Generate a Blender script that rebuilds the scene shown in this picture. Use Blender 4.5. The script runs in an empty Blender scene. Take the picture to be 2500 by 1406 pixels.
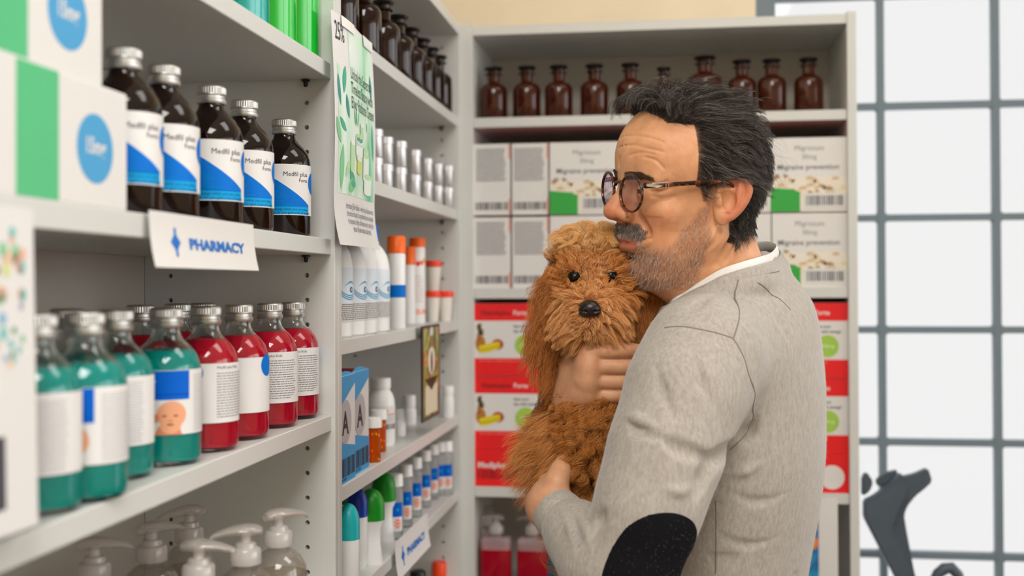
import bpy, bmesh, math, random
import numpy as np
from mathutils import Vector, Matrix
random.seed(7)
scene = bpy.context.scene
COL = scene.collection
PI = math.pi
# ------------------------------------------------------------------ camera, world, lights, exposure
H = 1.5                                       # eye height of the photographer
FPX, CYP = 2823.4, 667.4                      # focal length and principal row, in pixels of the 2500x1406 frame
YAW, PITCH, ROLL = -0.13469, 0.01063, -0.003906
_w = np.array([math.sin(YAW)*math.cos(PITCH), math.cos(YAW)*math.cos(PITCH), math.sin(PITCH)])
_r = np.array([math.cos(YAW), -math.sin(YAW), 0.]); _u = np.cross(_r, _w)
CR = _r*math.cos(ROLL)+_u*math.sin(ROLL); CU = -_r*math.sin(ROLL)+_u*math.cos(ROLL); CW = _w
cam_data = bpy.data.cameras.new('camera'); cam = bpy.data.objects.new('camera', cam_data); COL.objects.link(cam)
cam.matrix_world = Matrix(((CR[0], CU[0], -CW[0], 0), (CR[1], CU[1], -CW[1], 0), (CR[2], CU[2], -CW[2], H), (0, 0, 0, 1)))
cam_data.sensor_width = 36; cam_data.lens = FPX/2500*36
cam_data.shift_y = -(703-CYP)/2500
cam_data.clip_start = 0.02
cam_data.dof.use_dof = True; cam_data.dof.focus_distance = 1.42; cam_data.dof.aperture_fstop = 3.4
scene.camera = cam
scene.view_settings.view_transform = 'Standard'; scene.view_settings.look = 'None'
scene.view_settings.gamma = 1; scene.view_settings.use_curve_mapping = False
scene.view_settings.exposure = 0.34
scene.cycles.max_bounces = 10; scene.cycles.transmission_bounces = 10; scene.cycles.transparent_max_bounces = 16
scene.cycles.sample_clamp_indirect = 4
world = bpy.data.worlds.new('overcast_sky'); scene.world = world; world.use_nodes = True
wn = world.node_tree.nodes; wl = world.node_tree.links; wn.clear()
_tc = wn.new('ShaderNodeTexCoord'); _sx = wn.new('ShaderNodeSeparateXYZ'); _mr = wn.new('ShaderNodeMapRange')
_bg = wn.new('ShaderNodeBackground'); _wo = wn.new('ShaderNodeOutputWorld')
wl.new(_tc.outputs['Generated'], _sx.inputs[0]); wl.new(_sx.outputs['Z'], _mr.inputs['Value'])
_mr.inputs['From Min'].default_value = 0.25; _mr.inputs['From Max'].default_value = 0.8
_mr.inputs['To Min'].default_value = 0.705; _mr.inputs['To Max'].default_value = 0.75
_bg.inputs['Color'].default_value = (1, 1, 1, 1)
_m2 = wn.new('ShaderNodeMapRange'); wl.new(_sx.outputs['X'], _m2.inputs['Value']); _ad = wn.new('ShaderNodeMath'); _ad.operation = 'ADD'
_m2.inputs['From Min'].default_value = 0.72; _m2.inputs['From Max'].default_value = 0.95; _m2.inputs['To Min'].default_value = 0; _m2.inputs['To Max'].default_value = 2.8
wl.new(_mr.outputs[0], _ad.inputs[0]); wl.new(_m2.outputs[0], _ad.inputs[1]); wl.new(_ad.outputs[0], _bg.inputs['Strength']); wl.new(_bg.outputs[0], _wo.inputs['Surface'])

def area_light(name, loc, target, sx, sy, power, color=(1, 1, 1)):
    d = bpy.data.lights.new(name, 'AREA'); d.shape = 'RECTANGLE'; d.size = sx; d.size_y = sy; d.energy = power; d.color = color
    o = bpy.data.objects.new(name, d); COL.objects.link(o); o.location = loc
    o.rotation_euler = (Vector(target)-Vector(loc)).to_track_quat('-Z', 'Y').to_euler(); return o
LIGHTS = [  # unseen overhead fill lights, added to brighten the room
 ('ceiling_fill', (0.15, -0.8, 2.98), (0.15, -0.8, 0), 1.0, 1.4, 54, (1, 0.975, 0.945)),
 ('ceiling_fill', (0.9, 1.2, 2.98), (0.9, 1.2, 0), 1.2, 0.6, 9, (1, 0.97, 0.93)),
]
for a_ in LIGHTS: area_light(*a_)

# ------------------------------------------------------------------ helpers
def ray(px, py):
    return CR*(px-1250)/FPX - CU*(py-CYP)/FPX + CW
def onX(px, py, X): d = ray(px, py); t = X/d[0]; return Vector((X, d[1]*t, d[2]*t+H))
def onY(px, py, Y): d = ray(px, py); t = Y/d[1]; return Vector((d[0]*t, Y, d[2]*t+H))
def onZ(px, py, Z): d = ray(px, py); t = (Z-H)/d[2]; return Vector((d[0]*t, d[1]*t, Z))
def onD(px, py, D): d = ray(px, py)*D; return Vector((d[0], d[1], d[2]+H))     # D = depth along the view axis

def lin(h):
    if not isinstance(h, str): return tuple(h)+(1,) if len(h) == 3 else tuple(h)
    c = [int(h[i:i+2], 16)/255 for i in (0, 2, 4)]
    return tuple(x/12.92 if x <= .04045 else ((x+.055)/1.055)**2.4 for x in c)+(1,)
_MC = {}
def C(hexc, rough=0.5, metal=0.0, trans=0.0, ior=1.45, coat=0.0, spec=0.5, name=None, sheen=0.0, sss=0.0):
    k = (hexc, rough, metal, trans, ior, coat, spec, sheen, sss)
    if k in _MC: return _MC[k]
    m = bpy.data.materials.new(name or 'paint_'+str(hexc)); m.use_nodes = True
    b = m.node_tree.nodes['Principled BSDF']
    b.inputs['Base Color'].default_value = lin(hexc); b.inputs['Roughness'].default_value = rough
    b.inputs['Metallic'].default_value = metal; b.inputs['Transmission Weight'].default_value = trans
    b.inputs['IOR'].default_value = ior; b.inputs['Coat Weight'].default_value = coat
    b.inputs['Specular IOR Level'].default_value = spec; b.inputs['Sheen Weight'].default_value = sheen
    if sss:
        b.inputs['Subsurface Weight'].default_value = sss; b.inputs['Subsurface Radius'].default_value = (1, .35, .2); b.inputs['Subsurface Scale'].default_value = .006
    _MC[k] = m; return m
def noisy(m, scale=60, amount=0.08, bump=0.0, bscale=400, dist=0.001):
    """faint procedural mottling and bump on a plain material"""
    nt = m.node_tree; b = nt.nodes['Principled BSDF']; tc = nt.nodes.new('ShaderNodeTexCoord')
    if amount:
        n = nt.nodes.new('ShaderNodeTexNoise'); n.inputs['Scale'].default_value = scale; n.inputs['Detail'].default_value = 4
        nt.links.new(tc.outputs['Object'], n.inputs['Vector'])
        r = nt.nodes.new('ShaderNodeValToRGB'); c = b.inputs['Base Color'].default_value
        r.color_ramp.elements[0].position = .3; r.color_ramp.elements[1].position = .7
        r.color_ramp.elements[0].color = tuple(x*(1-amount) for x in c[:3])+(1,); r.color_ramp.elements[1].color = tuple(min(1, x*(1+amount)) for x in c[:3])+(1,)
        nt.links.new(n.outputs['Fac'], r.inputs[0]); nt.links.new(r.outputs[0], b.inputs['Base Color'])
    if bump:
        n = nt.nodes.new('ShaderNodeTexNoise'); n.inputs['Scale'].default_value = bscale; n.inputs['Detail'].default_value = 3
        nt.links.new(tc.outputs['Object'], n.inputs['Vector'])
        bp = nt.nodes.new('ShaderNodeBump'); bp.inputs['Strength'].default_value = bump; bp.inputs['Distance'].default_value = dist
        nt.links.new(n.outputs['Fac'], bp.inputs['Height']); nt.links.new(bp.outputs[0], b.inputs['Normal'])
    return m

_TX = {}
def text_mesh(s, bold=0.0):
    k = (s, bold)
    if k not in _TX:
        cu = bpy.data.curves.new('t', 'FONT'); cu.body = s; cu.size = 1; cu.resolution_u = 2; cu.offset = bold
        ob = bpy.data.objects.new('t', cu); me = ob.to_mesh()
        vs = [(v.co.x, v.co.y) for v in me.vertices]; fs = [tuple(p.vertices) for p in me.polygons]
        ob.to_mesh_clear(); bpy.data.objects.remove(ob); bpy.data.curves.remove(cu)
        if not vs: vs = [(0, 0)]
        _TX[k] = (vs, fs, max(v[0] for v in vs))
    return _TX[k]

class Decal:
    """flat print in metres: u to the right, v up"""
    def __init__(s): s.p = []
    def poly(s, pts, m, k=1): s.p.append((list(pts), [tuple(range(len(pts)))], m, k))
    def rect(s, u0, v0, u1, v1, m, k=1): s.poly([(u0, v0), (u1, v0), (u1, v1), (u0, v1)], m, k)
    def ell(s, u, v, a, b, m, k=1, rot=0, n=20):
        c, d = math.cos(rot), math.sin(rot)
        s.poly([(u+a*math.cos(t)*c-b*math.sin(t)*d, v+a*math.cos(t)*d+b*math.sin(t)*c) for t in [2*PI*i/n for i in range(n)]], m, k)
    def text(s, body, u, v, size, m, k=2, anchor='l', bold=0.0, width=None, shear=0):
        vs, fs, w = text_mesh(body, bold)
        sx = size if width is None else width/max(w, 1e-6)
        o = {'l': 0, 'c': -w*sx/2, 'r': -w*sx}[anchor]
        s.p.append(([(u+o+x*sx+y*size*shear, v+y*size) for x, y in vs], fs, m, k))
    def lines(s, u0, v1, u1, rows, pitch, thick, m, k=2, ragged=.2):
        for i in range(rows):
            u = u0; end = u1-(u1-u0)*random.random()*ragged*(1 if i < rows-1 else 2.5); v = v1-i*pitch
            while u < end-thick:
                w = min(thick*random.uniform(1.5, 6), end-u); s.rect(u, v-thick, u+w, v, m, k); u += w+thick*.8
    def barcode(s, u0, v0, u1, v1, m, k=2, n=30):
        rnd = random.Random(3); xs = [0]
        for i in range(n*2): xs.append(xs[-1]+rnd.choice((1, 1, 2, 3)))
        q = (u1-u0)/xs[-1]
        for i in range(0, n*2, 2): s.rect(u0+xs[i]*q, v0, u0+xs[i+1]*q, v1, m, k)
    def geo(s, fmap, step=None, lift=0.00016):
        """list of (verts3d, faces, mat)"""
        out = []
        for pts, fs, m, k in s.p:
            if step:
                bm = bmesh.new(); vv = [bm.verts.new((x, y, 0)) for x, y in pts]
                for f in fs:
                    try: bm.faces.new([vv[i] for i in f])
                    except ValueError: pass
                a, b = min(x for x, y in pts), max(x for x, y in pts)
                i = math.floor(a/step)+1
                while i*step < b:
                    bmesh.ops.bisect_plane(bm, geom=bm.verts[:]+bm.edges[:]+bm.faces[:], plane_co=(i*step, 0, 0), plane_no=(1, 0, 0), dist=1e-7); i += 1
                bm.verts.index_update()
                P = [(v.co.x, v.co.y) for v in bm.verts]; F = [tuple(v.index for v in f.verts) for f in bm.faces]; bm.free()
            else: P, F = pts, fs
            out.append(([fmap(x, y, k*lift) for x, y in P], F, m))
        return out

class MB:
    def __init__(s): s.v = []; s.f = []; s.mi = []; s.sm = []; s.mats = []
    def slot(s, m):
        if m not in s.mats: s.mats.append(m)
        return s.mats.index(m)
    def add(s, vs, fs, m, smooth=False, T=None):
        o = len(s.v); k = s.slot(m)
        s.v += [tuple(T @ Vector(v)) for v in vs] if T is not None else [tuple(v) for v in vs]
        for f in fs: s.f.append(tuple(i+o for i in f)); s.mi.append(k); s.sm.append(smooth)
        return s
    def bm(s, b, m, smooth=False, T=None):
        b.verts.index_update(); s.add([v.co[:] for v in b.verts], [tuple(v.index for v in f.verts) for f in b.faces], m, smooth, T); b.free(); return s
    def box(s, x0, x1, y0, y1, z0, z1, m, bev=0.0, seg=1, T=None):
        b = bmesh.new(); bmesh.ops.create_cube(b, size=1)
        for v in b.verts: v.co = Vector((x0+(x1-x0)*(v.co.x+.5), y0+(y1-y0)*(v.co.y+.5), z0+(z1-z0)*(v.co.z+.5)))
        if bev: bmesh.ops.bevel(b, geom=b.edges[:], offset=bev, segments=seg, affect='EDGES', profile=.5)
        return s.bm(b, m, bev > 0 and seg > 1, T)
    def lathe(s, prof, m, n=32, cx=0, cy=0, T=None, smooth=True, sx=1, sy=1, ribs=0):
        vs = []; fs = []; rows = []
        for r, z in prof:
            if r <= 1e-6: rows.append([len(vs)]); vs.append((cx, cy, z))
            else:
                rows.append(list(range(len(vs), len(vs)+n)))
                for i in range(n):
                    a = 2*PI*i/n; q = r*(1+(ribs if i % 2 else 0)); vs.append((cx+q*math.cos(a)*sx, cy+q*math.sin(a)*sy, z))
        for a, b in zip(rows[:-1], rows[1:]):
            if len(a) == 1 and len(b) == 1: continue
            for i in range(n):
                j = (i+1) % n
                if len(a) == 1: fs.append((a[0], b[j], b[i]))
                elif len(b) == 1: fs.append((a[i], a[j], b[0]))
                else: fs.append((a[i], a[j], b[j], b[i]))
        return s.add(vs, fs, m, smooth, T)
    def tube(s, pts, rad, m, n=10, T=None, cap=True):
        P = [Vector(p) for p in pts]; vs = []; fs = []; up = None
        for i, p in enumerate(P):
            t = (P[min(i+1, len(P)-1)]-P[max(i-1, 0)]).normalized()
            if up is None: up = t.orthogonal().normalized()
            up = (up-t*up.dot(t)).normalized(); sd = t.cross(up); r = rad[i] if hasattr(rad, '__len__') else rad
            for k in range(n):
                a = 2*PI*k/n; vs.append(tuple(p+(up*math.cos(a)+sd*math.sin(a))*r))
        for i in range(len(P)-1):
            for k in range(n):
                j = (k+1) % n; fs.append((i*n+k, i*n+j, (i+1)*n+j, (i+1)*n+k))
        if cap: fs.append(tuple(range(n))[::-1]); fs.append(tuple(range((len(P)-1)*n, len(P)*n)))
        return s.add(vs, fs, m, True, T)
    def prism(s, pts, d0, d1, m, T=None, bev=0.0):
        b = bmesh.new(); f = b.faces.new([b.verts.new((x, y, d0)) for x, y in pts]); r = bmesh.ops.extrude_face_region(b, geom=[f])
        for v in r['geom']:
            if isinstance(v, bmesh.types.BMVert): v.co.z = d1
        bmesh.ops.recalc_face_normals(b, faces=b.faces[:])
        if bev: bmesh.ops.bevel(b, geom=b.edges[:], offset=bev, segments=2, affect='EDGES')
        return s.bm(b, m, False, T)
    def decal(s, d, fmap, step=None, lift=0.00016):
        for vs, fs, m in d.geo(fmap, step, lift): s.add(vs, fs, m, False)
        return s
    def build(s, name, parent=None, auto=True):
        me = bpy.data.meshes.new(name); me.from_pydata(s.v, [], s.f)
        for m in s.mats: me.materials.append(m)
        me.polygons.foreach_set('material_index', s.mi); me.polygons.foreach_set('use_smooth', s.sm)
        me.validate(); me.update()
        if auto and any(s.sm): me.set_sharp_from_angle(angle=math.radians(38))
        o = bpy.data.objects.new(name, me); COL.objects.link(o)
        if parent: o.parent = parent
        return o
def thing(name, label, cat, loc=(0, 0, 0), rz=0, group=None):
    o = bpy.data.objects.new(name, None); COL.objects.link(o); o.location = loc; o.rotation_euler = (0, 0, rz); o.empty_display_size = .02
    return tag(o, label, cat, group)
def tag(o, label, cat, group=None):
    o['label'] = label; o['category'] = cat
    if group: o['group'] = group
    return o
def struct(o): o['kind'] = 'structure'; return o
def kids(o): return [c for c in bpy.data.objects if c.parent == o]
def dup(root, loc, rz=None, label=None, group=None):
    r = root.copy(); COL.objects.link(r); r.location = loc
    if rz is not None: r.rotation_euler = (0, 0, rz)
    if label: r['label'] = label
    if group: r['group'] = group
    for ch in kids(root):
        c = ch.copy(); COL.objects.link(c); c.parent = r
        for g in kids(ch): d = g.copy(); COL.objects.link(d); d.parent = c
    return r
def face(x, y): return math.atan2(-x, y)          # turns local -Y towards the photographer
def series(proto, spots, labels, group):
    for i, (x, y, z, rz) in enumerate(spots):
        if i == 0: proto.location = (x, y, z); proto.rotation_euler = (0, 0, rz); proto['label'] = labels[0]; proto['group'] = group
        else: dup(proto, (x, y, z), rz, labels[i], group)
def cyl(R): return lambda u, v, h: ((R+h)*math.sin(u/R), -(R+h)*math.cos(u/R), v)
def flat(y=0, x=0, z=0): return lambda u, v, h: (x+u, y-h, z+v)      # faces local -Y

# ------------------------------------------------------------------ room
XF, XB = -0.425, -0.687                       # front and back planes of the left bookcases
YF = 2.3587; YBK = YF+0.272                    # front and back planes of the bookcase across the end
YW = 2.66                                      # end wall
WHITE = noisy(C('d5d6d3', .38, name='white_melamine'), 3, .015)
WHITEBACK = noisy(C('bdb6ad', .55, name='white_backing_board'), 3, .02)
BEIGE = noisy(C('f4e6cc', .8, name='beige_wall_paint'), 8, .03, .15, 120)
wallm = BEIGE
def slab(name, *a, m=None):
    b = MB(); b.box(*a, m); return struct(b.build(name))
slab('floor', -0.75, 5, -3.5, 2.9, -0.05, 0, m=noisy(C('6a5f54', .5, name='floor_tile'), 6, .05))
slab('ceiling', -0.75, 5, -3.5, 2.9, 3.02, 3.1, m=C('efece6', .8, name='ceiling_paint'))
slab('wall_rear', -0.80, 5, -3.6, -3.5, 0, 3.02, m=wallm)
slab('added_wall_right', 3.2, 3.34, -3.5, 2.9, 0, 1.25, m=wallm)  # unseen wall with openings, added to block low light from the right
slab('added_wall_right', 3.2, 3.34, -3.5, 2.9, 2.85, 3.02, m=wallm)
for y_ in (-3.4, -1.4, .6, 2.5): slab('added_wall_right', 3.2, 3.34, y_, y_+.16, 1.25, 2.85, m=wallm)
slab('wall_left', -0.80, -0.70, -3.5, 2.9, 0, 3.02, m=wallm)
# window: steel grid beyond the end bookcase
WX0 = onY(1845, 20, YW)[0]; WX1 = 3.1; WZ0 = 0.35; WZ1 = onY(2000, -60, YW)[2]+.22
slab('wall_end', -0.70, WX0, YW, YW+.14, 0, 3.02, m=wallm)
slab('wall_end', WX0, WX1, YW, YW+.14, 0, WZ0, m=wallm)
slab('wall_end', WX0, WX1, YW, YW+.14, WZ1, 3.02, m=wallm)
slab('wall_end', WX1, 5, YW, YW+.14, 0, 3.02, m=wallm)
STEEL = C('75848f', .5, name='window_steel_paint')
win = bpy.data.objects.new('window_1', None); COL.objects.link(win); struct(win)
YG = YW+.05
vx = [onY(2152, 700, YG)[0], onY(2433, 700, YG)[0]]; dx = vx[1]-vx[0]
vxs = [vx[0]+dx*i for i in range(-1, 12) if WX0+.06 < vx[0]+dx*i < WX1-.03]
hz = [onY(2300, y, YG)[2] for y in (5, 257, 536, 808, 1080.5, 1355)]
dz = (hz[1]-hz[5])/4; hzs = [hz[5]+dz*i for i in range(-5, 8) if WZ0+.03 < hz[5]+dz*i < WZ1-.03]
b = MB(); bw = .0075
b.box(WX0, WX0+.045, YG-.03, YG+.03, WZ0, WZ1, STEEL); b.box(WX1-.045, WX1, YG-.03, YG+.03, WZ0, WZ1, STEEL)
b.box(WX0, WX1, YG-.03, YG+.03, WZ1-.045, WZ1, STEEL); b.box(WX0, WX1, YG-.03, YG+.03, WZ0, WZ0+.045, STEEL)
b.build('window_frame', win)
b = MB()
for x in vxs: b.box(x-bw, x+bw, YG-.012, YG+.012, WZ0+.04, WZ1-.04, STEEL)
for z in hzs: b.box(WX0+.04, WX1-.04, YG-.0112, YG+.0112, z-bw, z+bw, STEEL)
rr = .008                                     # rounded putty corners of each pane
for x in vxs:
    for z in hzs:
        for sx in (-1, 1):
            for sz in (-1, 1):
                pts = [(0, 0)]+[(rr-rr*math.sin(t), rr-rr*math.cos(t)) for t in [PI/2*k/4 for k in range(5)]]
                pts = [(x+sx*(bw+p), z+sz*(bw+q)) for p, q in pts]
                vs = [(p, YG-.009, q) for p, q in pts]+[(p, YG+.009, q) for p, q in pts]; n = len(pts)
                b.add(vs, [tuple(range(n)), tuple(range(n, 2*n))[::-1]]+[(i, (i+1) % n, n+(i+1) % n, n+i) for i in range(n)], STEEL)
b.build('glazing_bar', win)
# clear panes, one mesh of thin sheet between the bars
g = bpy.data.materials.new('window_glass'); g.use_nodes = True; nt = g.node_tree; nt.nodes.clear()
o_ = nt.nodes.new('ShaderNodeOutputMaterial'); mx = nt.nodes.new('ShaderNodeMixShader'); tr = nt.nodes.new('ShaderNodeBsdfTransparent'); gl = nt.nodes.new('ShaderNodeBsdfGlossy')
gl.inputs['Roughness'].default_value = .02; mx.inputs[0].default_value = .008
nt.links.new(tr.outputs[0], mx.inputs[1]); nt.links.new(gl.outputs[0], mx.inputs[2]); nt.links.new(mx.outputs[0], o_.inputs[0])
b = MB(); b.box(WX0+.03, WX1-.03, YG-.002, YG+.002, WZ0+.03, WZ1-.03, g); b.build('window_pane', win)
# surrounds added on the ceiling around the fill lights
for a_ in LIGHTS:
    f_ = MB(); x_, y_ = a_[1][:2]; sx, sy = a_[3]/2+.02, a_[4]/2+.02
    for q in ((x_-sx-.02, x_-sx, y_-sy, y_+sy), (x_+sx, x_+sx+.02, y_-sy, y_+sy), (x_-sx-.02, x_+sx+.02, y_-sy-.02, y_-sy), (x_-sx-.02, x_+sx+.02, y_+sy, y_+sy+.02)):
        f_.box(*q, 2.97, 3.02, WHITE)
    tag(f_.build('fill_surround'), 'white square surround of added ceiling fill light '+('behind the photographer' if y_ < 0 else 'above the man holding the dog'), 'lamp')

# ------------------------------------------------------------------ bookcases
def drill(obj, holes, axis, r=.0031, depth=.011):
    """real peg holes: cylinders subtracted from the panel"""
    cb = bmesh.new()
    for c in holes:
        T = Matrix.Translation(c) @ (Matrix.Rotation(PI/2, 4, 'X') if axis == 'y' else Matrix.Rotation(PI/2, 4, 'Y'))
        bmesh.ops.create_cone(cb, cap_ends=True, segments=14, radius1=r, radius2=r, depth=depth*2, matrix=T)
    me = bpy.data.meshes.new('cut'); cb.to_mesh(me); cb.free(); co = bpy.data.objects.new('cut', me); COL.objects.link(co); co.parent = obj.parent
    md = obj.modifiers.new('b', 'BOOLEAN'); md.operation = 'DIFFERENCE'; md.object = co; md.solver = 'EXACT'
    dg = bpy.context.evaluated_depsgraph_get(); nm = bpy.data.meshes.new_from_object(obj.evaluated_get(dg))
    obj.modifiers.clear(); obj.data = nm; bpy.data.objects.remove(co)
TOPZ = H+.539
BLACK_PIN = C('2a2a2a', .35, .6, name='pin_metal')
def bookcase(label, ya, yb, shelves, drillz, skip=()):
    """a unit against the left wall: ya..yb outer, shelves = z of each shelf top"""
    t = thing('bookcase', label, 'bookcase', (XF, ya, 0), 0, 'white bookcases along the walls')
    L = yb-ya; D = XF-XB; th = .0155
    for y0 in (0, L-th):
        p = MB(); p.box(-D+.004, 0, y0, y0+th, 0, TOPZ, WHITE, .0008); po = p.build('side_panel', t)
        if y0 > 0: drill(po, [(x, y0, z) for x in (-.037, -D+.04) for z in drillz], 'y')
    p = MB(); p.box(-D, -D+.004, .002, L/2-.0006, .05, TOPZ-.002, WHITEBACK); p.box(-D, -D+.004, L/2+.0006, L-.002, .05, TOPZ-.002, WHITEBACK); p.build('back_panel', t)
    p = MB(); p.box(-D+.004, -.001, th, L-th, TOPZ-.0205, TOPZ, WHITE, .0008); p.build('top_panel', t)
    p = MB(); p.box(-D+.01, -.01, th, L-th, 0, .06, WHITE); p.build('plinth', t)
    for z in shelves:
        p = MB(); p.box(-D+.006, -.005, th+.001, L-th-.001, z-.0203, z, WHITE, .0009); p.build('shelf', t)
        for x in (-.037, -D+.04):
            q = MB(); q.lathe([(0, 0), (.0058, 0), (.0058, .0014), (.0032, .0022), (0, .0022)][::-1], BLACK_PIN, 14, x, L-th-.0045, Matrix.Translation((0, 0, z-.0228)))
            q.lathe([(0, -.008), (.002, -.0075), (.0028, -.005), (.003, 0)], BLACK_PIN, 12, x, L-th-.004, Matrix.Translation((0, 0, z-.0222)))
            q.build('shelf_pin', t)
    return t
YA1 = 1.4415+.0155; YAin = 1.4415
ZA = [H+.287, H+.061, H-.165, H-.391, H-.70, H-1.0]
ZB = [H+.349, H+.1565, H-.071, H-.265, H-.4195, H-.66, H-.95]
dzh = onY(750, 251, YAin)[2]; holesA = [dzh-.0318*i for i in range(-9, 26)]
bookcase('near white bookcase on the long wall, holding amber medicine bottles and red bottles', YA1-.80, YA1, ZA, [z for z in holesA if all(abs(z-(s-.012)) > .02 for s in ZA)])
YB0 = YA1+.0003; YB1 = YF-.001
bookcase('middle white bookcase on the long wall with green poster on its front', YB0, YB1, ZB, [z for z in holesA if all(abs(z-(s-.012)) > .015 for s in ZB)])
# the unit across the end: built facing -Y
ZC = [H+.348, H-.0062, H-.4152, H-.68, H-1.0]
XC0, XC1 = -0.4265, .3712
def endcase():
    t = thing('bookcase', 'white bookcase across the end wall beside the window, full of red and white boxes', 'bookcase', (XC0, YF, 0), 0, 'white bookcases along the walls')
    L = XC1-XC0; D = YBK-YF; tl = .0262; tr_ = .0185
    p = MB(); p.box(0, tl, 0, D-.004, 0, TOPZ+.003, WHITE, .001); p.build('side_panel', t)
    p = MB(); p.box(L-tr_, L, 0, D-.004, 0, TOPZ+.003, WHITE, .001); po = p.build('side_panel', t)
    p = MB(); p.box(.002, L-.002, D-.004, D, .05, TOPZ-.002, WHITEBACK); p.build('back_panel', t)
    p = MB(); p.box(tl, L-tr_, .002, D-.004, TOPZ-.0205, TOPZ-.001, WHITE, .0009); p.build('top_panel', t)
    p = MB(); p.box(tl, L-tr_, .01, D-.01, 0, .06, WHITE); p.build('plinth', t)
    for z in ZC:
        p = MB(); p.box(tl+.0005, L-tr_-.0005, .004, D-.005, z-.0205, z, WHITE, .0009); p.build('shelf', t)
    return t
endcase()

# ================================================================== goods on the shelves
INK = C('3a3a40', .6); GREYINK = C('8b8b90', .6); PAPER = C('e2e0df', .6, name='label_paper'); CARD = C('e4e2e0', .45, name='white_card')
BLUE = C('0070d0', .5, spec=.15); BLUE2 = C('0aa0e0', .5, spec=.15); DBLUE = C('0060cc', .5, spec=.15)
SILVER = C('cbcbc8', .42, 1.0, name='brushed_aluminium')
AMBER = noisy(C('1c0b06', .06, trans=.35, spec=.6, name='amber_glass'), 2, 0)
AMBER2 = C('56220f', .10, trans=.5, spec=.5, name='brown_glass')
GLASS = C('f6fbfa', .02, trans=1.0, ior=1.45, name='clear_glass')
RED = C('ff1040', .05, trans=.30, ior=1.33, name='red_liquid'); TEAL = C('00c8bc', .05, trans=.30, ior=1.33, name='teal_liquid')
SOAP = C('e6dcc0', .08, trans=.85, ior=1.33, name='clear_soap')
R_B = .0322

def cap_mesh(r=.0148, h=.0185, m=SILVER):
    c = MB()
    c.lathe([(0, h), (r*.88, h), (r*.97, h-.001), (r, h-.0022)], m, 72)
    c.lathe([(r, h-.0022), (r, h*.56)], m, 72, ribs=.035)
    c.lathe([(r, h*.56), (r*1.02, h*.5), (r*.95, h*.44), (r*.95, h*.3), (r*1.03, h*.24), (r*1.03, h*.06), (r*.98, 0), (0, 0)], m, 72)
    return c
def pharmacy_decal(w, h, ink):
    d = Decal(); x, y, q = w*.2, h*.5, h*.085
    d.rect(x-q*.45, y-q*2.9, x+q*.45, y+q*2.9, ink)
    d.poly([(x-q*.4, y+q*1.5), (x-q*1.9, y), (x-q*.4, y-q*1.5), (x+q*.4, y-q*1.5), (x+q*1.9, y), (x+q*.4, y+q*1.5)], ink)
    for a, b in ((-1.5, .8), (1.5, -.8), (-1.5, -.8), (1.5, .8)): d.ell(x+q*a, y+q*b, q*.35, q*.35, ink)
    d.text('PHARMACY', w*.34, h*.42, h*.24, ink, 2, bold=.03, width=w*.115)
    return d

# ---- amber medicine bottles on the second shelf
def amber_label():
    d = Decal(); W = .150; R = R_B+.0003; v0, v1 = .026, .088
    d.rect(-W/2, v0, W/2, v1, PAPER, 1)
    for s in (-.094, 0.0):                     # the printed front, once round the bottle and again at its back
        u0 = s-.022; u1 = s+.036
        d.poly([(max(-W/2, u0), v0+.010), (min(W/2, u1), v0+.010), (min(W/2, u1), v0+.0125), (u0+.015, v0+.0415), (max(-W/2, u0), v0+.050)], BLUE, 2)
        d.rect(max(-W/2, u0), v0+.001, min(W/2, u1), v0+.0105, BLUE2, 2)
    d.text('Medfil plus', .0325, .0735, .0078, INK, 3, 'r'); d.text('Forte', .0325, .0665, .0062, INK, 3, 'r')
    for i in range(8): d.lines(-.020, .0545-i*.0022, -.004+i*.0028, 1, .002, .0004, BLUE2, 3)
    d.text('ions change while you are using', -.021, .0318, .0042, C('0a3a78', .6), 3); d.text('reason, or you gain a lot of weight', -.0215, .0275, .0042, C('0a3a78', .6), 3)
    d.ell(.0475, .066, .0125, .0135, BLUE, 3, n=28)
    return d.geo(cyl(R), .003)
def make_amber():
    t = thing('medicine_bottle', '', 'bottle')
    b = MB(); b.lathe([(0, 0), (.027, 0), (.0305, .0012), (.0322, .004), (.0322, .088), (.0318, .094), (.0295, .1025), (.024, .1105), (.018, .1165), (.0142, .1215), (.0128, .126), (.0130, .1275), (.0142, .1285), (.0142, .131), (.012, .1315), (.012, .140), (0, .140)], AMBER, 56)
    b.build('glass_body', t)
    l = MB(); [l.add(v, f, m) for v, f, m in amber_label()]; l.build('label', t)
    c = cap_mesh(); c.build('cap', t).location = (0, 0, .1275)
    return t
proto = make_amber()
sp = []
for i, (px, py, X) in enumerate(((694, 294, -.472), (596, 244, -.468), (516, 207, -.468), (400, 163, -.468), (303, 118, -.468))):
    p = onX(px, py, X); sp.append((X, p[1], H+.061, face(X, p[1])+(-.02, .05, .02, .0, .0)[i]))
series(proto, sp, ['amber medicine bottle with blue label, last in its row beside the drilled side panel',
 'amber medicine bottle, second from the drilled side panel',
 'amber medicine bottle standing above the pharmacy sign, in the middle of its row of five',
 'amber medicine bottle, second from the stacked white boxes, its label half in shade',
 'amber medicine bottle partly hidden behind the stacked white boxes'], 'amber medicine bottles on the second shelf')

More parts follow.
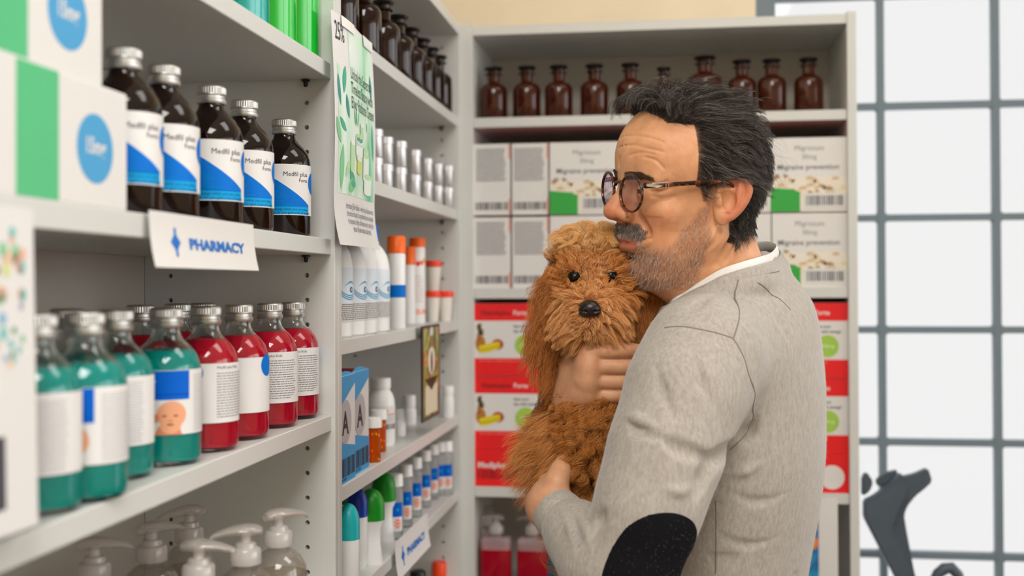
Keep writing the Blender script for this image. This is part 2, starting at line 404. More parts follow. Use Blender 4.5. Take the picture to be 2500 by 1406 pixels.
# ---- clear round-shouldered bottles of coloured liquid
BABY = C('e8a37c', .6); BABY2 = C('d98762', .6); BABYS = C('8c5340', .6)
def kids_label(kind):
    d = Decal(); R = R_B+.0003; v0, v1 = .030, .089; W = .172
    d.rect(-W/2, v0, W/2, v1, PAPER, 1)
    if kind == 'red':                          # blue disc, then a dense paragraph
        d.ell(-.038, .080, .011, .012, BLUE, 2, n=26)
        d.text('Medfil plus Kids', -.014, .0835, .0042, INK, 2)
        d.lines(-.014, .0795, .034, 17, .0027, .0009, C('77757c', .6), 2, .12)
        d.ell(.060, .078, .010, .011, BLUE, 2, n=26)
    else:                                      # blue patch over a baby's head, then a paragraph
        for s in (0.0,):
            d.rect(-.021, .0665, .0205, .0885, DBLUE, 2); d.poly([(-.012, .062), (.0205, .062), (.0205, .067), (-.017, .067)], DBLUE, 2)
            d.rect(-.0165, .0785, -.0105, .0795, PAPER, 3); d.rect(-.014, .0765, -.013, .0815, PAPER, 3)
            d.ell(.0035, .0485, .0135, .0125, BABY, 2); d.ell(.0025, .0385, .0095, .0075, BABY, 3); d.ell(-.0105, .0455, .003, .004, BABY2, 3)
            d.poly([(-.008, .038), (.010, .038), (.013, .0302), (-.012, .0302)], BABY2, 2)
            d.ell(-.003, .0475, .0022, .0008, BABYS, 4); d.ell(.007, .0475, .0022, .0008, BABYS, 4); d.ell(.002, .043, .002, .001, BABY2, 4); d.ell(.002, .0395, .0032, .0009, BABYS, 4)
        d.lines(.026, .084, .066, 24, .0022, .0007, C('a8a6ac', .6), 2, .08); d.lines(-.072, .084, -.028, 24, .0022, .0007, C('a8a6ac', .6), 2, .08)
    return d.geo(cyl(R), .003)
OUT = [(0, 0), (.022, 0), (.0285, .0016), (.0316, .006), (.0322, .011), (.0322, .086), (.0312, .094), (.028, .1025), (.0225, .1095), (.0165, .1150), (.0138, .1195), (.0128, .1235), (.0128, .1255)]
def make_round(kind, liquid, fill):
    t = thing('syrup_bottle' if kind == 'red' else 'lotion_bottle', '', 'bottle')
    b = MB(); inn = [(0, .005)]+[(r-.0017, z) for r, z in OUT[3:]]; inn[1] = (.0275, .0055)
    b.lathe(OUT+[(.0135, .1257), (.0135, .139), (.0118, .139)]+[(.0112, .1255)]+inn[::-1], GLASS, 48); b.build('glass_body', t)
    iq = [(0, .0053)]+[(r+.00025, z) for r, z in inn[1:] if z < fill]; r1 = np.interp(fill, [z for r, z in inn[1:]], [r for r, z in inn[1:]])+.0002
    q = MB(); q.lathe(iq+[(r1, fill), (r1-.0015, fill-.0006), (0, fill-.0006)], liquid, 48); q.build('liquid', t)
    l = MB(); [l.add(v, f, m) for v, f, m in kids_label(kind)]; l.build('label', t)
    cap_mesh().build('cap', t).location = (0, 0, .1272)
    return t
red = make_round('red', RED, .112); teal = make_round('teal', TEAL, .106)
Z3 = H-.165
def spots(rows):
    o = []
    for px, py, X, turn in rows:
        p = onX(px, py, X); o.append((X, p[1], Z3, face(X, p[1])+turn))
    return o
series(red, spots(((715, 741, -.47, .15), (659, 741, -.468, .05), (583, 746, -.466, 2.3), (503, 748, -.466, .75), (495, 739, -.56, .5), (433, 743, -.575, 0), (342, 744, -.575, .4), (610, 742, -.56, 0))),
 ['red syrup bottle nearest the drilled side panel in the front row', 'red syrup bottle, second from the drilled side panel in the front row',
  'red syrup bottle with a blank white label and blue spot, third from the side panel', 'red syrup bottle touching the teal bottles, a blue sliver on its label',
  'red back-row bottle, its dark cap behind the front red bottle next to teal', 'red bottle in the back row peeping behind the nearest full teal label',
  'red bottle in the back row, farthest from the side panel', 'red bottle hidden at the back behind the blank-labelled red bottle'], 'red syrup bottles on the third shelf')
series(teal, spots(((405, 748, -.468, .05), (282, 748, -.478, -1.25), (207, 752, -.454, -.42), (88, 757, -.464, -1.3), (163, 750, -.545, 0))),
 ['teal lotion bottle with a whole baby face on its label, beside the red bottles', 'teal lotion bottle showing only small print, behind the baby-face bottle',
  'large blurred teal lotion bottle with blue patch and half a baby face', 'teal lotion bottle next to the white hanging sheet, only print on its label',
  'teal lotion bottle in the second row, its cap just behind another cap'], 'teal lotion bottles on the third shelf')

# ---- pump bottles
def pump(t, m, collar, z, s=1.0, turn=0.0):
    c = MB(); c.lathe([(0, 0), (.0150*s, 0), (.0152*s, .0015), (.0150*s, .0125), (.0135*s, .0150), (.0105*s, .0160), (.0095*s, .0205), (.0052*s, .0215), (.0050*s, .031), (0, .031)], collar, 40); co = c.build('pump_collar', t); co.location = (0, 0, z)
    h = MB(); n = 14
    for i in range(1): pass
    secs = [(-.016, .0055, .0040, .034), (-.010, .0105, .0055, .0355), (0, .0125, .0062, .0360), (.010, .0105, .0052, .0358), (.020, .0070, .0040, .0345), (.030, .0050, .0032, .0320), (.0345, .0042, .0026, .0295)]
    vs = [(x*s, w*s*math.cos(2*PI*k/n), zc*s+hh*s*math.sin(2*PI*k/n)) for x, w, hh, zc in secs for k in range(n)]
    fs = [(i*n+k, i*n+(k+1) % n, (i+1)*n+(k+1) % n, (i+1)*n+k) for i in range(len(secs)-1) for k in range(n)]+[tuple(range(n))[::-1], tuple(range((len(secs)-1)*n, len(secs)*n))]
    h.add(vs, fs, m, True); ho = h.build('pump_head', t); ho.location = (0, 0, z-.003); ho.rotation_euler = (0, 0, turn)
def thinclear(name, tint, gloss, haze):
    m = bpy.data.materials.new(name); m.use_nodes = True; nt = m.node_tree; nt.nodes.clear()
    o = nt.nodes.new('ShaderNodeOutputMaterial'); m1 = nt.nodes.new('ShaderNodeMixShader'); m2 = nt.nodes.new('ShaderNodeMixShader'); t_ = nt.nodes.new('ShaderNodeBsdfTransparent'); g = nt.nodes.new('ShaderNodeBsdfGlossy'); df = nt.nodes.new('ShaderNodeBsdfDiffuse'); lw = nt.nodes.new('ShaderNodeLayerWeight'); ma = nt.nodes.new('ShaderNodeMath')
    t_.inputs[0].default_value = lin(tint); df.inputs[0].default_value = lin('e8e4e0'); g.inputs['Roughness'].default_value = .06; lw.inputs[0].default_value = .35; ma.operation = 'MULTIPLY_ADD'; ma.inputs[1].default_value = gloss; ma.inputs[2].default_value = .02; m1.inputs[0].default_value = haze
    nt.links.new(lw.outputs['Facing'], ma.inputs[0]); nt.links.new(t_.outputs[0], m1.inputs[1]); nt.links.new(df.outputs[0], m1.inputs[2]); nt.links.new(ma.outputs[0], m2.inputs[0]); nt.links.new(m1.outputs[0], m2.inputs[1]); nt.links.new(g.outputs[0], m2.inputs[2]); nt.links.new(m2.outputs[0], o.inputs[0]); return m
CLEARP = thinclear('frosted_clear_plastic', 'f2ece8', .35, .22); COLLAR = thinclear('translucent_collar', 'e6e0e2', .4, .45); PBODY = thinclear('clear_bottle_plastic', 'f6f4f2', .30, .04); SOAP = thinclear('clear_soap', 'f0ead8', .25, .05)
def make_soap():
    t = thing('soap_pump_bottle', '', 'pump bottle')
    O = [(0, 0), (.026, 0), (.0295, .002), (.030, .006), (.030, .088), (.0285, .098), (.0235, .107), (.0165, .113), (.0125, .1155), (.0125, .119)]
    I = [(0, .003)]+[(r-.0013, z) for r, z in O[3:]]
    b = MB(); b.lathe(O+I[::-1], PBODY, 44); b.build('plastic_body', t)
    q = MB(); q.lathe([(0, .0032), (.0289, .0062), (.0289, .086), (.0285, .0905), (0, .0905)], SOAP, 44); q.build('liquid', t)
    pump(t, CLEARP, COLLAR, .119); return t
sp = []
for px, py, ht, turn in ((680, 1240, .158, .9), (600, 1278, .158, 3.6), (462, 1232, .158, 3.9), (370, 1272, .158, .9), (485, 1314, .158, .1), (230, 1310, .158, .5)):
    p = onZ(px, py, H-.391+ht); sp.append((p[0], p[1], H-.391, turn))
series(make_soap(), sp, ['clear soap pump bottle next to the drilled side panel, its spout pointing to the panel', 'clear soap pump bottle with a paddle head, nearest the front edge',
 'clear soap pump bottle standing farthest back on the bottom shelf', 'clear soap pump bottle with spout pointing at the farthest-back one',
 'blurred clear soap pump bottle at the cut-off front with down-turned spout', 'very faint blurred clear pump bottle deep in the shelf, away from the rest'], 'clear soap pump bottles on the lowest visible shelf')

# ---- glossy green and teal bottles on the top shelf of the near bookcase
def make_tall(col):
    t = thing('detergent_bottle', '', 'bottle'); m = C(col, .16, coat=.6, name='glossy_'+col)
    b = MB(); b.lathe([(0, 0), (.028, 0), (.031, .0015), (.032, .004), (.032, .16), (.030, .175), (.022, .190), (.0145, .198), (.0135, .205), (0, .205)], m, 48); b.build('bottle_body', t)
    c = MB(); c.lathe([(0, .025), (.013, .025), (.015, .023), (.0155, 0), (0, 0)], C('f2f2f2', .4), 40, ribs=.02); c.build('cap', t).location = (0, 0, .204); return t
g_ = make_tall('06b82c'); c_ = make_tall('00a39a'); Z1 = H+.287
sp = [(-.472, onX(718, 100, -.472)[1], Z1, .3), (-.472, onX(658, 60, -.472)[1], Z1, .3)]
series(g_, sp, ['glossy bright green bottle next to the green poster, top shelf', 'glossy bright green bottle beside the teal one, top shelf'], 'tall glossy bottles on the top shelf')
series(c_, [(-.472, onX(586, 20, -.472)[1], Z1, .3), (-.472, onX(490, 20, -.472)[1], Z1, .3)], ['glossy teal bottle beside the green ones, top shelf', 'teal bottle cut off by the picture edge, top shelf'], 'tall glossy bottles on the top shelf')

# ---- white boxes with green band and blue disc
def band_box():
    t = MB(); w, h, dpt = .285, .094, .11
    t.box(-w/2, w/2, 0, dpt, 0, h, CARD, .0012)
    d = Decal(); GRN = C('56bf84', .5); LB = C('4aa2d6', .5)
    d.rect(w/2-.160, .001, w/2-.105, h-.001, GRN, 1); d.ell(w/2-.052, h*.47, .0280, .0265, LB, 1, n=36)
    d.text('15mg', w/2-.052, h*.43, .017, CARD, 2, 'c', .03, width=.032)
    d.lines(-w/2+.01, h-.01, w/2-.2, 8, .0095, .003, GREYINK, 2)
    t.decal(d, flat()); return t.build('medicine_box')
bx = band_box(); p = onX(316, 480, XF-.004)
bx.location = (XF-.006, p[1]-.1425, H+.061); bx.rotation_euler = (0, 0, PI/2)
tag(bx, 'white medicine box with green band and blue disc, lower of the stacked pair', 'box', 'stacked white medicine boxes')
p2 = onX(262, 100, XF-.004); b2 = bx.copy(); COL.objects.link(b2); b2.location = (XF-.008, p2[1]-.1425, H+.061+.0942); b2['label'] = 'white medicine box with green band and blue disc, upper of the stacked pair'

# ---- brown apothecary bottles (wide ground neck and flat stopper)
def make_apoth(s=1.0, r=.0275, body=.062, dark=AMBER2):
    t = thing('apothecary_bottle', '', 'bottle')
    b = MB(); b.lathe([(0, 0), (r*.93, 0), (r, .003), (r, body*s), (r*.97, body*s+.005), (r*.82, body*s+.0115), (r*.52, body*s+.016), (r*.42, body*s+.019), (r*.42, body*s+.033), (r*.60, body*s+.0345), (r*.60, body*s+.037), (r*.4, body*s+.038), (0, body*s+.038)], dark, 40); b.build('glass_body', t)
    k = MB(); z = body*s+.037
    k.lathe([(0, 0), (r*.42, 0), (r*.46, .006), (r*.62, .0085), (r*.66, .011), (r*.62, .0135), (0, .0140)], C('140b08', .3, name='stopper_glass'), 36); k.build('stopper', t).location = (0, 0, z)
    return t
ZT = H+.348; yy = YF+.055
ap = make_apoth(r=.0295); tot = .062+.051
names = ['first brown apothecary bottle from the corner on the top shelf', 'second brown apothecary bottle from the corner', 'third brown apothecary bottle from the corner', 'fourth brown apothecary bottle from the corner, last one clear of the hair',
 'brown apothecary bottle half hidden by the front of the hair', 'small low brown bottle neck behind the top of the head', 'larger brown apothecary bottle rising above the head', 'brown apothecary bottle showing neck and shoulder behind the back of the head',
 'brown apothecary bottle second from the window end of the top shelf', 'brown apothecary bottle nearest the window end of the top shelf']
px = [1205, 1286, 1364, 1451, 1539, 1621, 1721, 1811, 1884, 1974]
protos = {5: make_apoth(.93, .023, .056), 6: make_apoth(1.12, .035, .064)}
for i, x in enumerate(px):
    p = onY(x, 220, yy); loc = (p[0], yy, ZT)
    if i in protos: o = protos[i]; o.location = loc; o['label'] = names[i]; o['group'] = 'brown apothecary bottles'
    elif i == 0: ap.location = loc; ap['label'] = names[0]; ap['group'] = 'brown apothecary bottles'
    else: dup(ap, loc, random.random()*6, names[i], 'brown apothecary bottles')
ZS = H+.349
apb = make_apoth(1.0, .0275, .068, C('2a0f08', .05, trans=.45, name='brown_glass_dark'))
nb = ['brown bottle behind the top corner of the green poster', 'brown bottle second along, above the poster tape', 'brown bottle third from the poster, with a long bright highlight', 'brown bottle fourth from the poster', 'brown bottle with black stopper in mid row',
 'brown bottle sixth from the poster, its neck showing', 'brown bottle next to last before the corner', 'last brown bottle before the corner, its neck hidden']
series(apb, [(-.462, onX(x, 100, -.462)[1], ZS, 0) for x in (829, 888, 936, 972, 1003, 1029, 1051, 1070)], nb, 'brown bottles on the top shelf of the middle bookcase')

# ---- aluminium tins, stacked in pairs
def tin():
    t = thing('aluminium_tin', '', 'tin'); m = C('cfcfd2', .38, .8, name='satin_aluminium')
    b = MB(); b.lathe([(0, 0), (.0126, 0), (.0132, .0008), (.0132, .034), (0, .034)], m, 32); b.build('tin_body', t)
    c = MB(); c.lathe([(0, .0125), (.0125, .0125), (.0148, .0105), (.0150, 0), (0, 0)], m, 32); c.build('lid', t).location = (0, 0, .032)
    return t
tn = tin(); sp = []; lb = []
ords = ['next to the green poster', 'second along from the green poster', 'third along from the green poster', 'fourth along from the green poster', 'fifth along from the poster', 'next to last before the corner', 'last before the corner']
for i, (x, X) in enumerate(((913, -.455), (939, -.462), (973, -.452), (1009, -.455), (1039, -.462), (1065, -.460), (1091, -.446))):
    y = onX(x, 400, X)[1]
    sp += [(X, y, H+.1565, 0), (X+.0005, y, H+.1565+.0446, 0)]; lb += ['lower aluminium tin of the stacked pair '+ords[i], 'upper aluminium tin of the stacked pair '+ords[i]]
series(tn, sp, lb, 'aluminium tins stacked in pairs')

# ---- third shelf: white bottles, orange-capped tubes, lidded cups
PLW = C('f1f1f1', .3, name='white_plastic'); ORANGE = C('ff6a10', .35, name='orange_plastic'); ORED = C('f0401c', .35, name='orange_red_plastic')
def make_eye():
    t = thing('lens_solution_bottle', '', 'bottle'); R = .0275
    b = MB(); b.lathe([(0, 0), (R*.9, 0), (R, .003), (R, .098), (R*.96, .108), (R*.84, .119), (R*.6, .130), (R*.4, .1355), (R*.4, .14), (0, .14)], PLW, 40); b.build('bottle_body', t)
    c = MB(); c.lathe([(0, .026), (.0075, .026), (.009, .024), (.0105, 0), (0, 0)], BLUE, 32, ribs=.03); c.build('cap', t).location = (0, 0, .139)
    d = Decal(); W = .148; d.rect(-W/2, .022, W/2, .097, C('dfe8f2', .5), 1); E1 = C('1899c8', .5); E2 = C('0a5a80', .5)
    for s in (-.030, .035):
        for q in range(3):
            d.poly([(s-.018+.036*k/10, .068-q*.0028-.009*math.sin(PI*k/10)**.7) for k in range(11)]+[(s+.018-.036*k/10, .0665-q*.0028-.009*math.sin(PI*(10-k)/10)**.7) for k in range(11)], E1, 2)
        d.poly([(s-.012+.03*k/10, .070+.006*math.sin(PI*k/10)) for k in range(11)]+[(s+.018-.03*k/10, .070+.0085*math.sin(PI*(10-k)/10)) for k in range(11)], E1, 2)
        d.ell(s+.004, .0665, .0042, .0042, E2, 3); d.ell(s+.004, .0665, .0018, .0018, PAPER, 4)
    d.rect(-.005, .0225, .005, .036, BLUE, 2); d.rect(.007, .0225, .06, .048, PAPER, 2); d.lines(.009, .0465, .058, 9, .0026, .001, INK, 3, .1); d.rect(-.06, .0225, -.012, .048, PAPER, 2); d.lines(-.058, .0465, -.014, 9, .0026, .001, INK, 3, .1)
    l = MB(); [l.add(v, f, m) for v, f, m in d.geo(cyl(R+.0003), .003)]; l.build('label', t); return t
Z = H-.071; sp = []
for x, X in ((830, -.462), (856, -.458), (877, -.456), (908, -.456)): y = onX(x, 700, X)[1]; sp.append([X, y, Z, face(X, y)-.25])
for i in (2, 1, 0): sp[i][1] = min(sp[i][1], sp[i+1][1]-.0585)
sp = [tuple(s) for s in sp if s[1] > YA1+.045]
series(make_eye(), sp, ['white eye-care bottle fourth from the tubes, at the bookcase side panel', 'white eye-care bottle third from the orange-capped tube', 'white eye-care bottle second from the orange-capped tube', 'white eye-care bottle next to the orange-capped tube, its blue cap showing'][-len(sp):], 'white eye-care bottles')
def tube_thing(name, label, x, X, R, hb, hc, capm, band=None, dec=None):
    y = onX(x, 740, X)[1]; t = thing(name, label, 'bottle', (X, y, Z), face(X, y), 'white tubes with orange caps')
    b = MB(); b.lathe([(0, 0), (R*.92, 0), (R, .002), (R, hb-.004), (R*.93, hb), (0, hb)], PLW, 36); bo = b.build('bottle_body', t)
    if band or dec:
        d = Decal()
        if band: d.rect(-R*2.2, band[0], R*2.2, band[1], BLUE, 1)
        if dec:
            for k in range(7): d.ell(-R*.9+R*.5*k, hb*.8+.004*math.sin(k*2), .004, .005, (ORANGE, C('e8b23a', .5), C('d8452e', .5))[k % 3], 1)
            d.lines(-R, hb*.62, R*.9, 9, .006, .0016, C('cfa9a0', .6), 1); d.text('SUN', -R*.2, hb*.12, .013, ORANGE, 1, bold=.02)
        l = MB(); [l.add(v, f, m) for v, f, m in d.geo(cyl(R+.0002), .003)]; l.build('label', t)
    c = MB(); c.lathe([(0, hc), (R*.9, hc), (R*1.0, hc-.002), (R*1.03, 0), (0, 0)], capm, 36); c.build('cap', t).location = (0, 0, hb-.0005); return t
tube_thing('spray_tube', 'white tube with tall orange cap and bright blue band', 968, -.455, .0155, .127, .0290, ORANGE, band=(.052, .073))
tube_thing('lotion_tube', 'slim white tube with narrow orange cap, second behind the blue-banded one', 998, -.487, .0125, .112, .034, ORANGE)
tube_thing('sun_cream_tube', 'white tube with fruit print and orange ring cap', 1019, -.478, .0155, .146, .018, ORANGE, dec=1)
def cup():
    t = thing('sample_cup', '', 'cup'); m = C('ece6df', .35, name='cloudy_plastic')
    b = MB(); b.lathe([(0, 0), (.0105, 0), (.0115, .002), (.0155, .049), (0, .049)], m, 32); b.build('cup_body', t)
    c = MB(); c.lathe([(0, .0125), (.0140, .0125), (.0145, .0105), (.0172, .0100), (.0176, .001), (.0168, 0), (0, 0)], ORED, 36, ribs=.02); c.build('lid', t).location = (0, 0, .0485); return t
def at(x, X, y=760): return onX(x, y, X)[1]
y1 = at(1056, -.470); y2 = at(1087, -.450)
series(cup(), [(-.470, y1, Z, 0), (-.450, y2, Z, 0), (-.469, y1+.004, Z+.0612, 0)], ['lidded sample cup with red-orange lid below the stacked one', 'lidded sample cup with red-orange lid nearest the corner', 'lidded sample cup with red-orange lid standing on top of two others'], 'sample cups with red-orange lids')

# ---- fourth shelf: A boxes, pill bottles, vials
Z = H-.265; SKY = C('0f9ad8', .45); GRY = C('b9b4b6', .6); BLK = C('2b2426', .6); REDP = C('c02430', .6)
def abox():
    b = MB(); w, h, dp = .088, .144, .12
    b.box(-w/2, w/2, .001, dp, 0, h, CARD, .0008)
    b.add([(-w/2+.002, .003, h+.0004), (w/2-.002, .003, h+.0004), (w/2-.002, dp, h+.0004), (-w/2+.002, dp, h+.0004)], [(0, 1, 2, 3)], REDP)
    n = 9; arc = [(-w/2+w*k/(n-1), .0025+.002*math.sin(PI*k/(n-1)), h+.0058*math.sin(PI*k/(n-1))) for k in range(n)]   # sprung top flap
    b.add([(x, .001, h-.004) for x, y, z in arc]+arc, [(k, k+1, n+k+1, n+k) for k in range(n-1)], SKY)
    d = Decal(); d.poly([(-w/2, h-.046), (w/2, h-.012), (w/2, h), (-w/2, h)], SKY, 1); d.poly([(-w/2, 0), (w/2, 0), (w/2, .045), (-w/2, .058)], SKY, 1)
    d.ell(-.006, .082, .029, .030, GRY, 2, n=36); d.text('A', -.006, .066, .043, BLK, 3, 'c', .03)
    d.barcode(-w/2+.003, .008, w/2-.003, .033, BLK, 2, 26); d.text('8 756584 878878', -w/2+.004, .003, .0055, BLK, 2)
    b.decal(d, flat(.0008)); return b.build('medicine_carton')
A0 = YB0+.0165; w = .097
# the fronts stand in the opening: place them by the edges seen in the photograph
e0 = onX(835, 1100, XF-.008)[1]; e1 = onX(869, 1100, XF-.008)[1]; e2 = onX(902, 1100, XF-.008)[1]
a1 = abox(); a1.location = (XF-.008, max(e1-.044, A0+.0445), Z); a1.rotation_euler = (0, 0, PI/2); tag(a1, 'blue and white carton with letter A, against the side panel', 'box', 'cartons marked A')
a2 = a1.copy(); COL.objects.link(a2); a2.location = (XF-.012, a1.location[1]+.0890, Z); a2['label'] = 'blue and white carton with letter A, next to the orange vials'
def pillb(name, label, x, y_, X, R, hb, hc, capr, lab=False):
    p = onX(x, y_, X); t = thing(name, label, 'bottle', (X, p[1], Z), face(X, p[1]))
    b = MB(); b.lathe([(0, 0), (R*.93, 0), (R, .003), (R, hb*.72), (R*.97, hb*.80), (R*.85, hb*.9), (capr*.92, hb*.97), (capr*.92, hb), (0, hb)], PLW, 36); b.build('bottle_body', t)
    c = MB(); c.lathe([(0, hc), (capr*.93, hc), (capr, hc-.002), (capr, 0), (0, 0)], PLW, 48, ribs=.03); c.build('cap', t).location = (0, 0, hb)
    if lab:
        d = Decal(); W = R*4.6; d.rect(-W/2, .006, W/2, hb*.70, PAPER, 1); d.text('Medfil', -.004, .056, .007, C('d84030', .6), 2); d.rect(-.02, .0525, .03, .0537, C('d84030', .6), 2)
        d.lines(0, .051, .03, 5, .0035, .0012, GREYINK, 2); d.barcode(-.004, .028, .030, .036, INK, 2, 18)
        l = MB(); [l.add(v, f, m) for v, f, m in d.geo(cyl(R+.0002), .003)]; l.build('label', t)
    return t
pillb('pill_bottle', 'large round-shouldered white pill bottle with barcode label', 930, 1050, -.478, .0235, .0945, .0175, .0165, True)
pillb('pill_bottle', 'small white pill bottle standing left of its taller twin', 976, 1040, -.474, .0105, .030, .018, .0095)
pillb('pill_bottle', 'medium white pill bottle between the small one and the hanging picture', 999, 1040, -.495, .0140, .034, .022, .0125)
pillb('pill_bottle', 'white bottle at the corner, seen just past the hanging picture', 1094, 980, -.4435, .0125, .047, .016, .0115)
pillb('pill_bottle', 'tall slim white bottle behind the corner one', 1068, 980, -.477, .0130, .066, .016, .011)
VIAL = C('f06a10', .08, trans=.6, ior=1.2, name='orange_vial_plastic')
def vial():
    t = thing('pill_vial', '', 'bottle'); R = .0115
    b = MB(); b.lathe([(0, 0), (R*.95, 0), (R, .001), (R, .052), (0, .052)], VIAL, 32); b.build('vial_body', t)
    c = MB(); c.lathe([(0, .0155), (R*.98, .0155), (R*1.12, .0145), (R*1.18, .006), (R*1.18, 0), (0, 0)], PLW, 32); c.build('cap', t).location = (0, 0, .052)
    PC = [C('ffab2e', .4), C('ff8a1a', .4), C('7a6a20', .5)]; rnd = random.Random(2)
    p = MB()
    for k in range(22):
        a = rnd.random()*6.28; z = .004+k*.0021; T = Matrix.Translation((math.cos(a)*(R-.0004), math.sin(a)*(R-.0004), z)) @ Matrix.Rotation(a, 4, 'Z') @ Matrix.Rotation(rnd.uniform(.4, 1.2), 4, 'X') @ Matrix.Diagonal((.12, 1, 1.6, 1))
        p.lathe([(0, -.0028), (.0016, -.0022), (.0022, 0), (.0016, .0022), (0, .0028)], PC[k % 3], 12, T=T)
    po = p.build('capsule_fill', t); po['kind'] = 'stuff'; return t
series(vial(), [(-.444, at(911, -.444, 1060), Z, 0), (-.462, at(925, -.462, 1060), Z, 1)], ['orange pill vial touching the A carton', 'orange pill vial in front of the large white pill bottle'], 'orange pill vials')

# ---- fifth shelf: roll-ons and travel bottles
Z = H-.4195
def rollon(name, label, col, x, X, R, hb, hc, flare=0):
    y = at(x, X, 1330); t = thing(name, label, 'deodorant', (X, y, Z), face(X, y)); k = C(col, .35, name='cap_'+col)
    b = MB()
    if flare: b.lathe([(0, 0), (R*.86, 0), (R*.9, .002), (R*.70, hb*.45), (R*.74, hb*.8), (R*.98, hb*.97), (R, hb), (0, hb)], PLW, 40, sx=1.0, sy=.8)
    else: b.lathe([(0, 0), (R*.8, 0), (R, .007), (R, hb), (0, hb)], PLW, 40)
    b.build('bottle_body', t)
    c = MB(); c.lathe([(0, hc)]+[(R*math.sin(a), hc*.42+hc*.58*math.cos(a)) for a in [PI/2*i/8 for i in range(1, 9)]]+[(R*1.0, 0), (0, 0)], k, 40, sy=.85 if flare else 1); c.build('cap', t).location = (0, 0, hb)
    return t
rollon('roll_on_deodorant', 'roll-on deodorant with light teal domed cap', '12b0b6', 851, -.440, .0155, .071, .049)
rollon('roll_on_deodorant', 'roll-on deodorant with dark blue domed cap, behind the teal one', '1034a8', 872, -.462, .0155, .077, .043)
rollon('roll_on_deodorant', 'roll-on deodorant with large green domed cap in front', '0a8a1a', 906, -.449, .0205, .066, .047, 1)
rollon('roll_on_deodorant', 'roll-on deodorant with green domed cap, behind the first green one', '0a8a1a', 937, -.468, .0200, .066, .047, 1)
rollon('roll_on_deodorant', 'roll-on deodorant with green cap deep in the shelf behind the teal one', '1c7a30', 843, -.525, .0200, .066, .047, 1)
def travel():
    t = thing('travel_bottle', '', 'bottle'); R = .0125
    b = MB(); b.lathe([(0, 0), (R*.93, 0), (R, .002), (R, .076), (R*.85, .083), (.0080, .086), (.0080, .088), (0, .088)], C('f4f8fa', .05, trans=.8, ior=1.25, name='clear_plastic'), 30); b.build('bottle_body', t)
    c = MB(); c.lathe([(0, .0200), (.0108, .0200), (.0116, .0188), (.0122, 0), (0, 0)], PLW, 40, ribs=.04); c.build('cap', t).location = (0, 0, .0875)
    d = Decal(); d.rect(-.009, .014, .009, .038, PAPER, 1); d.rect(-.009, .038, .009, .062, DBLUE, 1); O_ = C('ea6a3c', .6)
    d.ell(0, .050, .0025, .0025, BLUE2, 2)
    for k in range(9): a = 2*PI*k/9; d.ell(.0045*math.cos(a), .027+.0065*math.sin(a), .0026, .0012, O_, 2, a, 10)
    d.ell(0, .027, .002, .0025, O_, 2)
    l = MB(); [l.add(v, f, m) for v, f, m in d.geo(cyl(R+.0002), .002)]; l.build('label', t); return t
sp = []
for x, X in ((966, -.452), (990, -.458), (1014, -.460), (1037, -.462), (1056, -.464), (1073, -.458), (1091, -.4445)): y = at(x, X, 1240); sp.append((X, y, Z, face(X, y)+.25))
series(travel(), sp, ['clear travel bottle next to the green roll-ons', 'clear travel bottle second from the green roll-ons', 'clear travel bottle third from the green roll-ons', 'clear travel bottle in the middle of its row of seven', 'clear travel bottle third from the corner', 'clear travel bottle second from the corner', 'clear travel bottle nearest the corner, hazy'], 'clear travel bottles with sun labels')
# ---- lowest visible shelf of the middle bookcase
Z = H-.66
def lower(label, x, y_, X, col, R, h, capc):
    p = onZ(x, y_, Z+h) if False else onX(x, y_, X); h = p[2]-Z
    t = thing('spray_bottle', label, 'bottle', (X, p[1], Z)); b = MB(); b.lathe([(0, 0), (R, .001), (R, h-.045), (R*.8, h-.036), (0, h-.036)], C(col, .35), 32); b.build('bottle_body', t)
    c = MB(); c.lathe([(0, .036), (R*.7, .036), (R*.82, .033), (R*.85, 0), (0, 0)], C(capc, .35), 32); c.build('cap', t).location = (0, 0, h-.0365)
lower('bottle with bright orange cap below the small pharmacy sign', 1072, 1370, -.468, 'f2efe8', .0175, 0, 'ff4a12')
lower('pale green bottle between the orange-capped and the black-capped ones', 1046, 1366, -.505, 'c7d890', .0190, 0, 'cfdc9a')
lower('dark bottle with black cap at the foot of the small pharmacy sign', 1020, 1392, -.466, '5a6048', .0185, 0, '1d201c')

